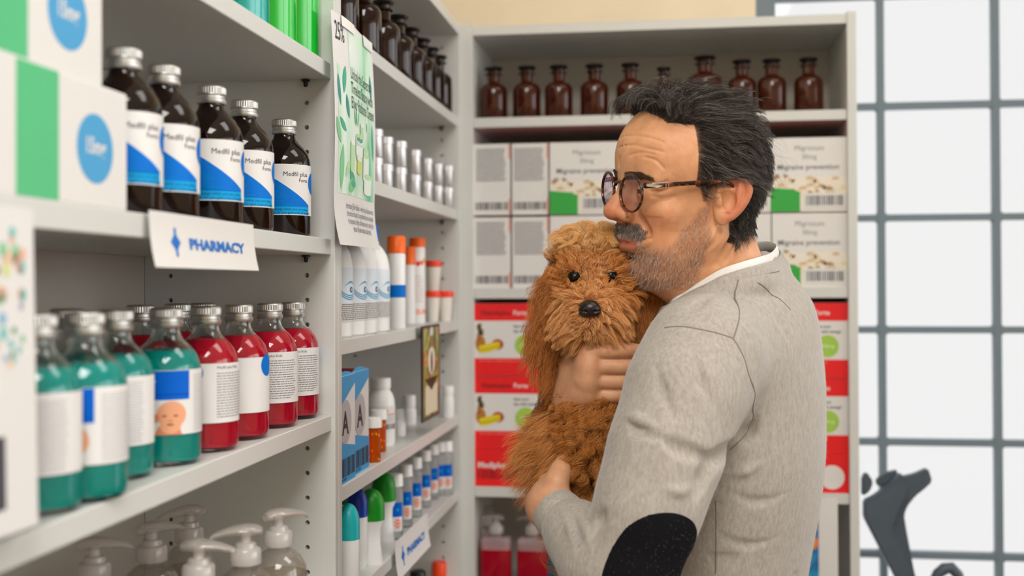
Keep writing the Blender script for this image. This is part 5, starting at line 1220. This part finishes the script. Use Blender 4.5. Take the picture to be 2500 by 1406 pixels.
# -- clothes: sweater as one shape, torso turned a little away from the photographer
TT = math.radians(102); MT = frame(TT); ft, lt, up_ = MT[:, 0], MT[:, 1], MT[:, 2]
D_ = lambda x, y, d: np.array(onD(x, y, d))
W = SDF()
W.ell(D_(1800, 1010, 1.49), (.107, .172, .19), 0, R=MT)
W.ell(D_(1796, 865, 1.49), (.090, .158, .110), .05, R=MT)
W.ell(D_(1792, 1290, 1.49), (.094, .150, .24), .06, R=MT)
W.cap(D_(1800, 780, 1.49), D_(1785, 715, 1.485), .076, .060, .05)                  # neck root
W.cap(D_(1800, 800, 1.49), D_(1722, 862, 1.325), .062, .058, .05)                    # near shoulder
W.cap(D_(1800, 800, 1.50), D_(1745, 862, 1.655), .062, .056, .05)                    # far shoulder
W.chain([D_(1712, 868, 1.315), D_(1672, 960, 1.290), D_(1622, 1110, 1.265), D_(1578, 1250, 1.250), D_(1530, 1400, 1.245)], [.0620, .0600, .0560, .0505, .0480], .035)
W.chain([D_(1530, 1400, 1.245), D_(1468, 1372, 1.268), D_(1410, 1305, 1.305), D_(1362, 1254, 1.335)], [.0480, .0440, .0345, .0225], .022)
FAR = [D_(1745, 862, 1.655), D_(1690, 1060, 1.665), D_(1600, 1250, 1.640), D_(1520, 1170, 1.56), D_(1440, 1050, 1.485)]
W.chain(FAR, [.056, .052, .046, .040, .030], .03)
# drape: folds and creases, laid on the surface where the photograph shows them
def onW(pts, r0, k, cut=True, rs=None):
    q = [hit(W.ev, *p) for p in pts]; q = [p for p in q if p is not None]
    if len(q) > 1:
        m = len(q); W.chain(*spl(q, [-k*.7]+[r0]*(m-2)+[-k*.7]), k=k, cut=cut)
for a in (([(1850, 1010), (1825, 1060), (1780, 1100), (1742, 1128), (1715, 1175), (1690, 1240)], .0016, .016), ([(1748, 1122), (1700, 1108), (1650, 1092), (1590, 1055)], .0008, .013),
          ([(1525, 1022), (1560, 1048), (1610, 1075)], .0010, .012), ([(1480, 1240), (1462, 1270), (1450, 1310)], .0020, .014), ([(1690, 850), (1712, 930), (1750, 1010)], .0004, .012),
          ([(1760, 1190), (1850, 1225), (1940, 1190)], .0002, .010), ([(1740, 1290), (1820, 1330), (1920, 1300)], .0002, .010), ([(1880, 700), (1905, 780), (1940, 860)], .0004, .013), ([(1640, 760), (1700, 745), (1770, 715)], .0006, .012), ([(1600, 880), (1620, 960), (1650, 1030)], .0003, .012)): onW(*a)
for a in (([(1500, 1012), (1522, 1016), (1560, 1024), (1610, 1045)], .0012, .011), ([(1610, 1190), (1660, 1200), (1700, 1180)], .0003, .011), ([(1880, 1120), (1820, 1150), (1775, 1160)], .0003, .011),
          ([(1395, 1235), (1430, 1290), (1445, 1360)], .0012, .010), ([(1368, 1240), (1392, 1290), (1408, 1360)], .0010, .009)): onW(*a, cut=False)
# seams
SEAMS = [[(1803, 672), (1800, 740), (1790, 826)], [(1622, 800), (1665, 797), (1720, 806), (1790, 826)], [(1790, 826), (1815, 870), (1834, 930), (1838, 1000), (1826, 1050), (1800, 1082), (1782, 1098)], [(1747, 1222), (1748, 1260), (1748, 1320), (1747, 1400)],
         [(1850, 690), (1895, 725), (1930, 757)]]
# neck opening, follows the collar line
fhw = lambda P: S.ev(w2h(P))
ring = []
for x, y in ((1640, 742), (1672, 726), (1712, 700), (1760, 672), (1812, 654), (1853, 642)):
    p = hit(fhw, x, y); p = D_(x, y, 1.40) if p is None else p; ring.append(p-CW*.0028+np.array([0, 0, -.001]))
ring += [D_(*c) for c in ((1884, 632, 1.462), (1894, 612, 1.510), (1855, 606, 1.545), (1780, 640, 1.565), (1700, 690, 1.560), (1645, 728, 1.530), (1622, 748, 1.48))]
m = len(ring)
def closed(pts, n=6):
    P = np.array(pts); out = []
    for i in range(len(P)):
        p0, p1, p2, p3 = P[i-1], P[i], P[(i+1) % len(P)], P[(i+2) % len(P)]
        for t in [j/n for j in range(n)]: out.append(.5*((2*p1)+(p2-p0)*t+(2*p0-5*p1+4*p2-p3)*t*t+(3*p1-p0-3*p2+p3)*t**3))
    return np.array(out)
RG = closed(ring, 5); cen = RG.mean(0)
def ro(p, o_, z_):
    v = (p-cen)*np.array([1, 1, 0]); v /= np.linalg.norm(v); return p+v*o_+np.array([0, 0, z_])
W.chain([ro(p, .001, -.020) for p in RG]+[ro(RG[0], .001, -.020)], [.0085]*(len(RG)+1), .016)
_, _, vt = np.linalg.svd(RG-cen); rn = vt[2]*np.sign(vt[2][2])
W.chain([cen+rn*.004, cen+rn*.05, cen+rn*.12], [.052, .072, .11], .006, cut=True)
swV, swF = net(W, D_(1650, 1000, 1.49)-np.array([.42, .40, .42]), D_(1650, 1000, 1.49)+np.array([.42, .40, .20]), .0030)
# cut the sleeve ends and the lower hem open by trimming faces
wr = D_(1362, 1254, 1.335); wd = wr-D_(1410, 1305, 1.305); wd /= np.linalg.norm(wd)
swV = relax(swV, swF, 1, .5)
KNIT = bpy.data.materials.new('oatmeal_knit'); KNIT.use_nodes = True; nt = KNIT.node_tree; b_ = nt.nodes['Principled BSDF']
b_.inputs['Roughness'].default_value = .9; b_.inputs['Sheen Weight'].default_value = .35; b_.inputs['Sheen Roughness'].default_value = .4; b_.inputs['Specular IOR Level'].default_value = .2
tc = nt.nodes.new('ShaderNodeTexCoord'); mp = nt.nodes.new('ShaderNodeMapping'); mp.inputs['Scale'].default_value = (1, 1, .35); mp.inputs['Rotation'].default_value = (0, .2, 0)
n1 = nt.nodes.new('ShaderNodeTexNoise'); n1.inputs['Scale'].default_value = 1100; n1.inputs['Detail'].default_value = 2; n2 = nt.nodes.new('ShaderNodeTexNoise'); n2.inputs['Scale'].default_value = 260; n2.inputs['Detail'].default_value = 5; n2.inputs['Roughness'].default_value = .7
rp = nt.nodes.new('ShaderNodeValToRGB'); rp.color_ramp.elements[0].position = .30; rp.color_ramp.elements[1].position = .72; rp.color_ramp.elements[0].color = lin('989189'); rp.color_ramp.elements[1].color = lin('b5afa8')
nt.links.new(tc.outputs['Object'], mp.inputs[0]); nt.links.new(tc.outputs['Object'], n1.inputs[0]); nt.links.new(mp.outputs[0], n2.inputs[0]); nt.links.new(n2.outputs['Fac'], rp.inputs[0]); nt.links.new(rp.outputs[0], b_.inputs['Base Color'])
bp = nt.nodes.new('ShaderNodeBump'); bp.inputs['Strength'].default_value = .5; bp.inputs['Distance'].default_value = .0006; bp2 = nt.nodes.new('ShaderNodeBump'); bp2.inputs['Strength'].default_value = .35; bp2.inputs['Distance'].default_value = .0012
nt.links.new(n2.outputs['Fac'], bp2.inputs['Height']); nt.links.new(n1.outputs['Fac'], bp.inputs['Height']); nt.links.new(bp2.outputs[0], bp.inputs['Normal']); nt.links.new(bp.outputs[0], b_.inputs['Normal'])
sw = np_mesh('sweater', [(swV, swF)], [KNIT], person); sw['label'] = 'oatmeal knitted sweater'
SEAMK = C('7d766d', .95, name='seam_stitching')
for sm_ in SEAMS:
    q = [hit(W.ev, x, y) for x, y in sm_]; q = [p for p in q if p is not None]
    if len(q) > 1:
        P_ = np.array(spl(q, [0]*len(q), 8)[0]); N_ = grad(W, P_)
        for _ in range(3): P_ = P_-N_*W(P_)[:, None]
        b = MB(); b.tube([p-n*.0004 for p, n in zip(P_, N_)], .0010, SEAMK, 6); b.build('seam', person)
# elbow patch: an oval of black cloth laid over the back of the elbow
pc = hit(W.ev, 1606, 1395); e_dir = D_(1530, 1400, 1.245)-D_(1622, 1110, 1.265); e_dir /= np.linalg.norm(e_dir)
nrm_ = grad(W.ev, pc[None])[0]; nrm_ = nrm_-e_dir*(nrm_@e_dir); nrm_ /= np.linalg.norm(nrm_); e_s = np.cross(e_dir, nrm_)
axis_o = D_(1530, 1400, 1.245)
def patchf(P):
    q = P-axis_o; s_ = q@e_dir-.004; v = q-np.outer(q@e_dir, e_dir); ang = np.arctan2(v@e_s, v@nrm_); a = ang*.050; return np.sqrt((s_/.082)**2+((a)/.052)**2)-1
val = patchf(swV); fm = (val[swF].min(1) < 0)*(np.linalg.norm(swV[swF].mean(1)-axis_o, axis=1) < .16); F2 = swF[fm]; ids, inv = np.unique(F2, return_inverse=True); V2 = swV[ids].copy(); F2 = inv.reshape(F2.shape)
for _ in range(2):
    v0 = patchf(V2); out = v0 > 0; g = np.stack([(patchf(V2+np.eye(3)[i]*.0005)-v0)/.0005 for i in range(3)], 1); V2[out] -= (g*(v0/((g**2).sum(1)+1e-9))[:, None])[out]
N2 = grad(W, V2); V2 = V2+N2*.0012
pt = np_mesh('elbow_patch', [(V2, F2)], [noisy(C('141417', .9, name='black_patch_cloth', spec=.1), 300, .1, .3, 900, .0004)], person); pt['label'] = 'black oval elbow patch'
P_, N_ = sample(swV, swF, 60000, rng, lambda c: ((c-[0, 0, H])@CW > .9)*1., True); fz = groom(P_, N_, lambda Q, t: rng.normal(0, .5, Q.shape)+np.array([0, 0, -.4]), .0030*(.5+rng.random(len(P_))), 4, None, lift=.8, jit=.3)
fo = strands('sweater_fuzz', fz, .000035, hairmat('knit_fuzz', ((0, 'c6c0b6'), (1, 'e2ded6')), .7, .2), person); fo['kind'] = 'stuff'
sd_ = pt.modifiers.new('s', 'SOLIDIFY'); sd_.thickness = .0012; sd_.offset = -1
# collar ribbing and the white shirt inside it
def band(name, mat, lift, outw, h, thick, label, ribs=False):
    Rg = closed(ring, 10); c = Rg.mean(0); n = len(Rg); prof = [(0, 0), (thick, .15*h), (thick*1.25, .5*h), (thick, .85*h), (0, h), (-thick*.8, .85*h), (-thick, .5*h), (-thick*.8, .15*h)]; vs = []
    for i, p in enumerate(Rg):
        o = p-c; o = o-np.array([0, 0, o[2]]); o /= np.linalg.norm(o); rr_ = .0004*(i % 2) if ribs else 0
        for a, b in prof: vs.append(p+o*(outw+a+rr_-.35*(h-b)*.0)+np.array([0, 0, lift+b])+o*(h-b)*.35)
    k = len(prof); fs = [(i*k+j, ((i+1) % n)*k+j, ((i+1) % n)*k+(j+1) % k, i*k+(j+1) % k) for i in range(n) for j in range(k)]
    b = MB(); b.add(vs, fs, mat, True); o = b.build(name, person); o['label'] = label; return o
band('collar_rib', KNIT, -.0135, .0080, .0140, .0034, 'ribbed crew collar of the sweater', True)
band('undershirt_collar', C('dcdcda', .8, name='white_cotton'), -.004, .0000, .0125, .0014, 'white undershirt collar')
# cuff of the near sleeve: ribbed sleeve end
def cuff(name, c0, c1, r0, r1, n=64, k=12, fold=.0016):
    c0, c1 = np.array(c0), np.array(c1); a = c1-c0; L = np.linalg.norm(a); a /= L; u = np.cross(a, [0, 0, 1.]); u /= np.linalg.norm(u); v = np.cross(a, u); b = MB(); vs = []
    prof = [(t, r0+(r1-r0)*t+fold*math.sin(t*9)) for t in [i/(k-1) for i in range(k)]]+[(1.0, r1-.003), (.75, r1-.0035)]
    for t, r in prof:
        for i in range(n): q = 2*PI*i/n; rr_ = r+(.0006 if i % 2 else 0); vs.append(c0+a*L*t+(u*math.cos(q)+v*math.sin(q))*rr_)
    m_ = len(prof); fs = [(j*n+i, j*n+(i+1) % n, (j+1)*n+(i+1) % n, (j+1)*n+i) for j in range(m_-1) for i in range(n)]
    b.add(vs, fs, KNIT, True); return b.build(name, person)
cuff('sleeve_cuff', D_(1425, 1325, 1.298), wr+wd*.010, .0375, .0262)
fw = (FAR[-1]-FAR[-2]); fw /= np.linalg.norm(fw)
cuff('sleeve_cuff', FAR[-1]-fw*.03, FAR[-1]+fw*.025, .031, .0275)
# -- trousers and shoes below the picture
T_ = SDF(); hip = D_(1792, 1440, 1.49)
T_.ell(hip+np.array([0, 0, -.06]), (.105, .150, .13), 0, R=MT); NAVY = noisy(C('2b3442', .85, name='dark_denim'), 200, .12)
for s_ in (1, -1):
    h0 = hip+lt*s_*.085+np.array([0, 0, -.08]); kn = np.array([h0[0], h0[1], .50])+ft*.03; an = np.array([h0[0], h0[1], .10])
    T_.chain([h0, kn, an], [.088, .062, .050], .03)
v, f_ = net(T_, hip-np.array([.30, .32, hip[2]-.03]), hip+np.array([.30, .32, .14]), .008); np_mesh('trousers', [(relax(v, f_, 2), f_)], [NAVY], person)
for s_ in (1, -1):
    h0 = hip+lt*s_*.085; Q = SDF(); q = np.array([h0[0], h0[1], .0])
    Q.cap(q+np.array([0, 0, .045])-ft*.04, q+np.array([0, 0, .04])+ft*.16, .042, .038, .0, flat=((0, 0, 1), .95)); Q.cap(q+np.array([0, 0, .08]), q+np.array([0, 0, .12]), .045, .045, .03)
    v, f_ = net(Q, q-np.array([.28, .28, .03]), q+np.array([.28, .28, .2]), .006); v[:, 2] = np.maximum(v[:, 2], .002); np_mesh('shoe', [(v, f_)], [C('30251e', .4, name='brown_leather')], person)
# -- hands (and the arms and trunk hidden in the clothes)
hands = SDF()
def finger(pts, rs, k=.006): hands.chain(*spl(pts, rs, 4), k=k)
K = [D_(1440, 858, 1.372), D_(1438, 893, 1.368), D_(1436, 928, 1.370), D_(1434, 960, 1.378)]; WR = D_(1410, 1030, 1.455)
hands.cap(WR+fw*0, FAR[-1], .026, .027, .02)
for i, (a, r) in enumerate(zip(K, (.0125, .0130, .0125, .0115))): hands.chain([WR+(0, 0, .01), (a+WR)/2+np.array([-.006, -.008, .0]), a], [.020, .016, r], .022)
hands.cap(D_(1405, 985, 1.43), D_(1403, 905, 1.405), .016, .015, .02)
hands.chain([D_(1408, 960, 1.43), D_(1408, 890, 1.405), D_(1425, 852, 1.400)], [.017, .0145, .0115], .014)     # root of the thumb, its end under the dog's chin
for i, (y0_, y1_, y2_, r) in enumerate(((856, 855, 860, .0096), (894, 895, 897, .0098), (931, 932, 932, .0094), (964, 965, 962, .0086))):
    finger([K[i], D_(1478, y0_, 1.362+.003*i), D_(1520, y1_, 1.364+.003*i), D_(1562, y2_-1, 1.378), D_(1600-10*i, y2_, 1.398)], [r*1.15, r*1.0, r*1.03, r*.93, r*.80], .0018)
for i in range(4): hands.ell(K[i]+np.array([-.001, -.005, 0]), .0085, .010)                                 # knuckles
WL = D_(1360, 1250, 1.345)
hands.cap(D_(1395, 1290, 1.315), WL, .024, .0225, .0)
PL_ = D_(1342, 1205, 1.365)
hands.chain([WL, D_(1338, 1232, 1.355), PL_], [.0230, .0225, .0190], .018)
hands.chain([D_(1345, 1218, 1.350), D_(1358, 1178, 1.350), D_(1368, 1150, 1.362), D_(1376, 1122, 1.375)], [.0150, .0120, .0105, .0085], .010)   # thumb
for i in range(4): hands.chain([PL_+np.array([0, .004*i, 0]), D_(1338+4*i, 1178+9*i, 1.385+.012*i), D_(1372+6*i, 1158+14*i, 1.425+.010*i), D_(1410, 1168+14*i, 1.445+.005*i)], [.0125, .0102, .0095, .0082], .008)
hv, hf = net(hands, D_(1330, 1300, 1.42)-np.array([.16, .14, .05]), D_(1600, 840, 1.40)+np.array([.05, .16, .05]), .0019)
hv = relax(hv, hf, 1, .4)
def htint(P):
    c = np.tile(np.array(lin('d2a07c')[:3]), (len(P), 1)); n_ = np.zeros(len(P))
    for a in K: n_ = np.maximum(n_, np.exp(-((P-a)**2).sum(1)/.012**2))
    return c*(1-.5*n_[:, None])+np.array(lin('c8805e')[:3])*.5*n_[:, None]
bodyparts.append((hv, hf)); bodytint.append(htint(hv))
core = SDF()
core.ell(D_(1800, 1010, 1.49), (.085, .135, .17), 0, R=MT); core.ell(D_(1792, 1290, 1.49), (.075, .120, .22), .03, R=MT); core.cap(D_(1790, 760, 1.49), D_(1790, 715, 1.485), .050, .045, .03)
core.cap(D_(1800, 820, 1.49), D_(1725, 868, 1.33), .040, .036, .02); core.cap(D_(1800, 820, 1.50), D_(1745, 870, 1.65), .045, .042, .05)
core.chain([D_(1712, 875, 1.32), D_(1622, 1120, 1.268), D_(1530, 1400, 1.25)], [.036, .034, .031], .01); core.chain([D_(1530, 1400, 1.25), D_(1395, 1290, 1.315)], [.031, .022], .01); core.chain(FAR, [.038, .034, .031, .026, .022], .01)
for s_ in (1, -1): h0 = hip+lt*s_*.085+np.array([0, 0, -.08]); core.chain([h0, np.array([h0[0], h0[1], .50])+ft*.03, np.array([h0[0], h0[1], .10])], [.075, .048, .036], .03)
cv, cf = net(core, np.array([D_(1500, 1000, 1.4)[0]-.12, 1.0, .08]), np.array([D_(1900, 1000, 1.5)[0]+.2, 1.95, H+.02]), .009)
bodyparts.append((relax(cv, cf, 2), cf)); bodytint.append(np.tile(np.array(lin('d09a78')[:3]), (len(cv), 1)))

# ================================================================== the dog
dog = thing('dog', 'curly caramel-brown poodle-cross dog held against the man\'s chest, looking at the viewer', 'dog')
G = SDF()
hc = D_(1446, 662, 1.430)                      # skull centre
G.ell(hc, (.047, .050, .046), 0)
G.ell(D_(1446, 700, 1.405), (.040, .036, .034), .02)
G.cap(D_(1444, 725, 1.385), D_(1440, 758, 1.352), .026, .021, .02)                         # muzzle
G.ell(D_(1417, 785, 1.372), .020, .018); G.ell(D_(1467, 785, 1.372), .020, .018)           # whiskered lips
G.ell(D_(1441, 805, 1.375), (.018, .014, .014), .01)                                        # chin
G.ell(D_(1440, 738, 1.352), (.012, .010, .008), .008)
for x, y, dd in ((1403, 676, 1.372), (1491, 674, 1.374)): G.ell(D_(x, y, dd-.004), .0105, .006, cut=True)
G.ell(D_(1400, 655, 1.388), (.016, .012, .009), .012); G.ell(D_(1492, 653, 1.390), (.016, .012, .009), .012)      # brows
# ears: flat hanging flaps
vv = ray(1440, 700); vv = vv/np.linalg.norm(vv); tov = np.array([vv[0], vv[1], 0.])
G.chain([D_(1375, 640, 1.430), D_(1358, 730, 1.425), D_(1346, 830, 1.420), D_(1348, 885, 1.420)], [.014, .019, .020, .012], .012, flat=(tov, .5))
G.chain([D_(1532, 640, 1.432), D_(1560, 720, 1.432), D_(1565, 790, 1.430)], [.016, .024, .017], .012, flat=(tov, .5))
G.chain([D_(1455, 720, 1.465), D_(1455, 850, 1.475), D_(1455, 980, 1.480), D_(1450, 1090, 1.478)], [.045, .050, .052, .050], .03)   # neck and chest
G.chain([D_(1462, 960, 1.425), D_(1446, 1030, 1.405), D_(1425, 1095, 1.400), D_(1405, 1120, 1.402)], [.030, .037, .030, .018], .02)       # curly fore leg, bent
G.chain([D_(1500, 1010, 1.43), D_(1500, 1080, 1.42)], [.022, .020], .02)
G.chain([D_(1450, 1100, 1.475), D_(1440, 1190, 1.470), D_(1430, 1280, 1.470)], [.050, .046, .036], .03)                        # belly
G.chain([D_(1395, 1080, 1.485), D_(1345, 1070, 1.465), D_(1322, 1120, 1.455), D_(1312, 1160, 1.452)], [.030, .024, .022, .014], .02)      # far hind leg
G.chain([D_(1440, 1200, 1.45), D_(1412, 1205, 1.42), D_(1398, 1190, 1.405)], [.030, .020, .014], .012)                         # near hind paw
G.chain([D_(1430, 1290, 1.46), D_(1400, 1370, 1.44), D_(1398, 1450, 1.44)], [.016, .009, .006], .01)                             # tail below the sleeve
dV, dF = net(G, D_(1430, 1000, 1.43)-np.array([.17, .16, .28]), D_(1430, 1000, 1.43)+np.array([.17, .16, .26]), .0024)
DSK = noisy(C('7a4526', .8, name='dog_skin'), 60, .15)
np_mesh('body', [(dV, dF)], [DSK], dog)
ex = lambda P: (1250+FPX*((P-[0, 0, H])@CR)/((P-[0, 0, H])@CW), CYP-FPX*((P-[0, 0, H])@CU)/((P-[0, 0, H])@CW))
cvr = CR; cup_ = np.array([0, 0, 1.])
NP_ = D_(1440, 745, 1.345)
# everything below works in the dog's own head plane: right, up, towards the viewer
def dl(P): q = P-hc; return q@CR, q[:, 2], -(q@CW)
def dflow_head(P, t):
    a, b, c = dl(P); nx, nz = (P-NP_)@CR, (P-NP_)[:, 2]
    rad = np.stack([nx, nz], 1); rad /= np.linalg.norm(rad, axis=1)[:, None]+1e-6
    crown = np.clip((b-.020)/.02, 0, 1)
    hx = rad[:, 0]*(1-crown)+np.clip(a/.045, -1, 1)*.55*crown; hz = rad[:, 1]*.75*(1-crown)+crown*(.85-1.3*t)
    lowm = np.clip((-b-.028)/.012, 0, 1)        # muzzle and below: hair falls down and outward
    hx = hx*(1-lowm)+np.clip(nx/.016, -1, 1)*1.05*lowm; hz = hz*(1-lowm)-(.35+.9*t)*lowm
    f = np.outer(hx, CR)+np.outer(hz, cup_)-np.outer(.25+0*hx, CW)*(.4); return f
def dregion(P):
    a, b, c = dl(P); px, py = ex(P)
    ear = ((px < 1372) | (px > 1528))*(py > 640)*(py < 930); head = (py < 835)*(~ear)*(c > -.03)
    return head, ear, (~head)*(~ear), px, py
rg = np.random.default_rng(11)
def droots(n, w): return sample(dV, dF, n, rg, w, True)
FUR = hairmat('caramel_fur', ((0, 'a65c24'), (.3, 'cc7c34'), (.7, 'e49a4e'), (.93, 'f4c07c'), (1, 'fbe0b0')), .5, .35)
FURD = hairmat('caramel_curls', ((0, '8e4f22'), (.4, 'c07432'), (.8, 'da9448'), (1, 'f0bc78')), .5, .3)
def keepout(P):
    """bare nose leather and eyes"""
    k = np.ones(len(P), bool)
    for x, y, r in ((1440, 754, 22), (1402, 677, 9), (1491, 674, 8)):
        px, py = ex(P); k &= (px-x)**2+(py-y)**2 > r*r
    return k
# face and crown
P, N = droots(26000, lambda P: dregion(P)[0]*(1+1.5*(dl(P)[2] > 0))+1e-9); k_ = dregion(P)[0]*keepout(P); P, N = P[k_ > 0], N[k_ > 0]
a, b, c = dl(P); px, py = ex(P)
Ld = np.full(len(P), .014); Ld = np.where(b > .020, .026, Ld); Ld = np.where((b < -.030)*(np.abs(px-1440) > 12), .024, Ld); Ld = np.where((py > 770)*(np.abs(px-1440) > 22), .024, Ld); Ld = np.where((np.hypot(px-1440, py-754) < 45), .010, Ld)
Ld = np.where((np.abs(px-1447) < 26)*(py > 640)*(py < 740), .008, Ld); Ld = np.where((np.hypot(px-1402, py-690) < 26) | (np.hypot(px-1491, py-690) < 26), .0055, Ld)
Ld = np.where((np.abs(px-1447) > 70), np.where(py < 660, .013, .022), Ld)*(.8+.5*rg.random(len(P)))
HPd = groom(P, N, dflow_head, Ld, 8, G, .0008, .0008, np.where(b > .020, .9, .38)[:, None], .0018, .9, 650, .68, .25, rng=rg, jit=.10)
muz = (np.hypot((px-1442)/1.35, py-775) < 62) | ((np.abs(px-1447) < 30)*(py > 640)*(py < 760))
cr_ = (dl(P)[1] > .016)*(~muz)
strands('face_fur', HPd[(~muz) & (~cr_)], .00013, FUR, dog)
strands('crown_fur', HPd[cr_], .00013, hairmat('toplit_crown_fur', ((0, 'd08a42'), (.4, 'f0b064'), (.8, 'fbd08e'), (1, 'fff0c8')), .45, .4), dog)  # crown colour made paler to carry the light from above
strands('muzzle_fur', HPd[muz], .00013, hairmat('pale_muzzle_fur', ((0, 'bc7232'), (.4, 'de9650'), (.8, 'f2ba7c'), (1, 'fbdcae')), .5, .35), dog)
# ears: long hanging hair with a slight wave
P, N = droots(17000, lambda P: dregion(P)[1]*1.+1e-9); k_ = dregion(P)[1]; P, N = P[k_], N[k_]; a, b, c = dl(P); px, py = ex(P)
EPd = groom(P, N, lambda Q, t: np.outer(np.sign(dl(Q)[0])*(.06-.06*t), CR)+np.array([0, 0, -1.]), np.where(py > 780, .040, .034)*(.7+.6*rg.random(len(P))), 9, G, .001, .0010, .22, .0022, 1.6, 420, .6, 0, rng=rg, jit=.10)
strands('ear_fur', EPd, .00013, hairmat('ear_fur_tone', ((0, '8a4a1e'), (.35, 'b8682c'), (.8, 'd68a42'), (1, 'f0b874')), .5, .35), dog)
# curly coat on the body
P, N = droots(44000, lambda P: dregion(P)[2]*(1+1.2*(((P-D_(1440, 1060, 1.42))@CW) < .02))+1e-9); k_ = dregion(P)[2]; P, N = P[k_], N[k_]; px, py = ex(P)
fluffy = (px < 1372)*(py > 1000)
BPd = groom(P[~fluffy], N[~fluffy], lambda Q, t: np.outer(-.15+0*t*Q[:, 0], CR)+np.array([0, 0, -.75]), .024*(.7+.6*rg.random((~fluffy).sum())), 12, G, .001, .0012, .65, .0044, 1.6, 520, .78, .1, rng=rg, jit=.22)
strands('body_fur', BPd, .00014, FURD, dog)
FPd = groom(P[fluffy], N[fluffy], lambda Q, t: np.outer(-.5+0*Q[:, 0], CR)+np.array([0, 0, -.6]), .030*(.7+.6*rg.random(fluffy.sum())), 8, G, .001, .0010, .8, .0012, .8, 500, .35, .1, rng=rg, jit=.22)
strands('leg_fur', FPd, .00013, FUR, dog)
# a soft dense undercoat so no skin shows
P, N = droots(30000, lambda P: 1.0+0*P[:, 0]); k_ = keepout(P); P, N = P[k_], N[k_]
UPd = groom(P, N, lambda Q, t: np.array([0, 0, -.6])+0*Q, .007, 4, None, lift=.9, clumps=0, rng=rg, jit=.35)
strands('undercoat', UPd, .00022, hairmat('undercoat_fur', ((0, '87491f'), (1, 'ab6730')), .6, .2), dog)
# wispy hairs hanging below the sleeve
P, N = droots(500, lambda P: (ex(P)[1] > 1335)*1.+1e-9); P, N = P[ex(P)[1] > 1320], N[ex(P)[1] > 1320]
WP = groom(P[:160], N[:160], lambda Q, t: np.outer(-1.0+0*Q[:, 0], CR)+np.array([0, 0, -.35+.8*t]), .040, 10, None, lift=.3, wave=.003, wfreq=.9, clumps=6, cw=.85, rng=rg, jit=.2)
strands('tail_fur', WP, .00018, FUR, dog)
# eyes, nose
NL = C('1d1412', .22, name='nose_leather'); EY = C('0a0604', .2, spec=.3, name='dark_eye')
for x, y, dd in ((1403, 677, 1.372), (1491, 674, 1.375)):
    b = MB(); c = D_(x, y, dd+.0015); T = Matrix.Translation(c); r = .0085
    b.lathe([(r*math.sin(q), r*math.cos(q)) for q in [PI*i/14 for i in range(15)]], EY, 24, T=T); b.build('eye', dog)
nz = SDF(); n0 = D_(1440, 753, 1.334)
nz.ell(n0, (.0120, .0105, .0100), 0); nz.ell(n0+CR*.0065-np.array([0, 0, .003]), (.0062, .0085, .0062), .003); nz.ell(n0-CR*.0065-np.array([0, 0, .003]), (.0062, .0085, .0062), .003)
for s_ in (1, -1): nz.ell(n0+CR*.0055*s_-CW*.0105-np.array([0, 0, .0035]), (.0024, .0035, .0022), .0015, cut=True); nz.cap(n0+CR*.0070*s_-CW*.010-np.array([0, 0, .0035]), n0+CR*.0105*s_-CW*.006-np.array([0, 0, .0025]), .0010, .0008, .001, cut=True)
nz.cap(n0-CW*.0105-np.array([0, 0, .001]), n0-CW*.008-np.array([0, 0, .010]), .0008, .0008, .001, cut=True)
v, f_ = net(nz, n0-.02, n0+.02, .0006); o = np_mesh('nose', [(v, f_)], [noisy(NL, 300, .1, .5, 1500, .0003)], dog)

np_mesh('body', bodyparts, [SKIN], person, np.concatenate(bodytint))
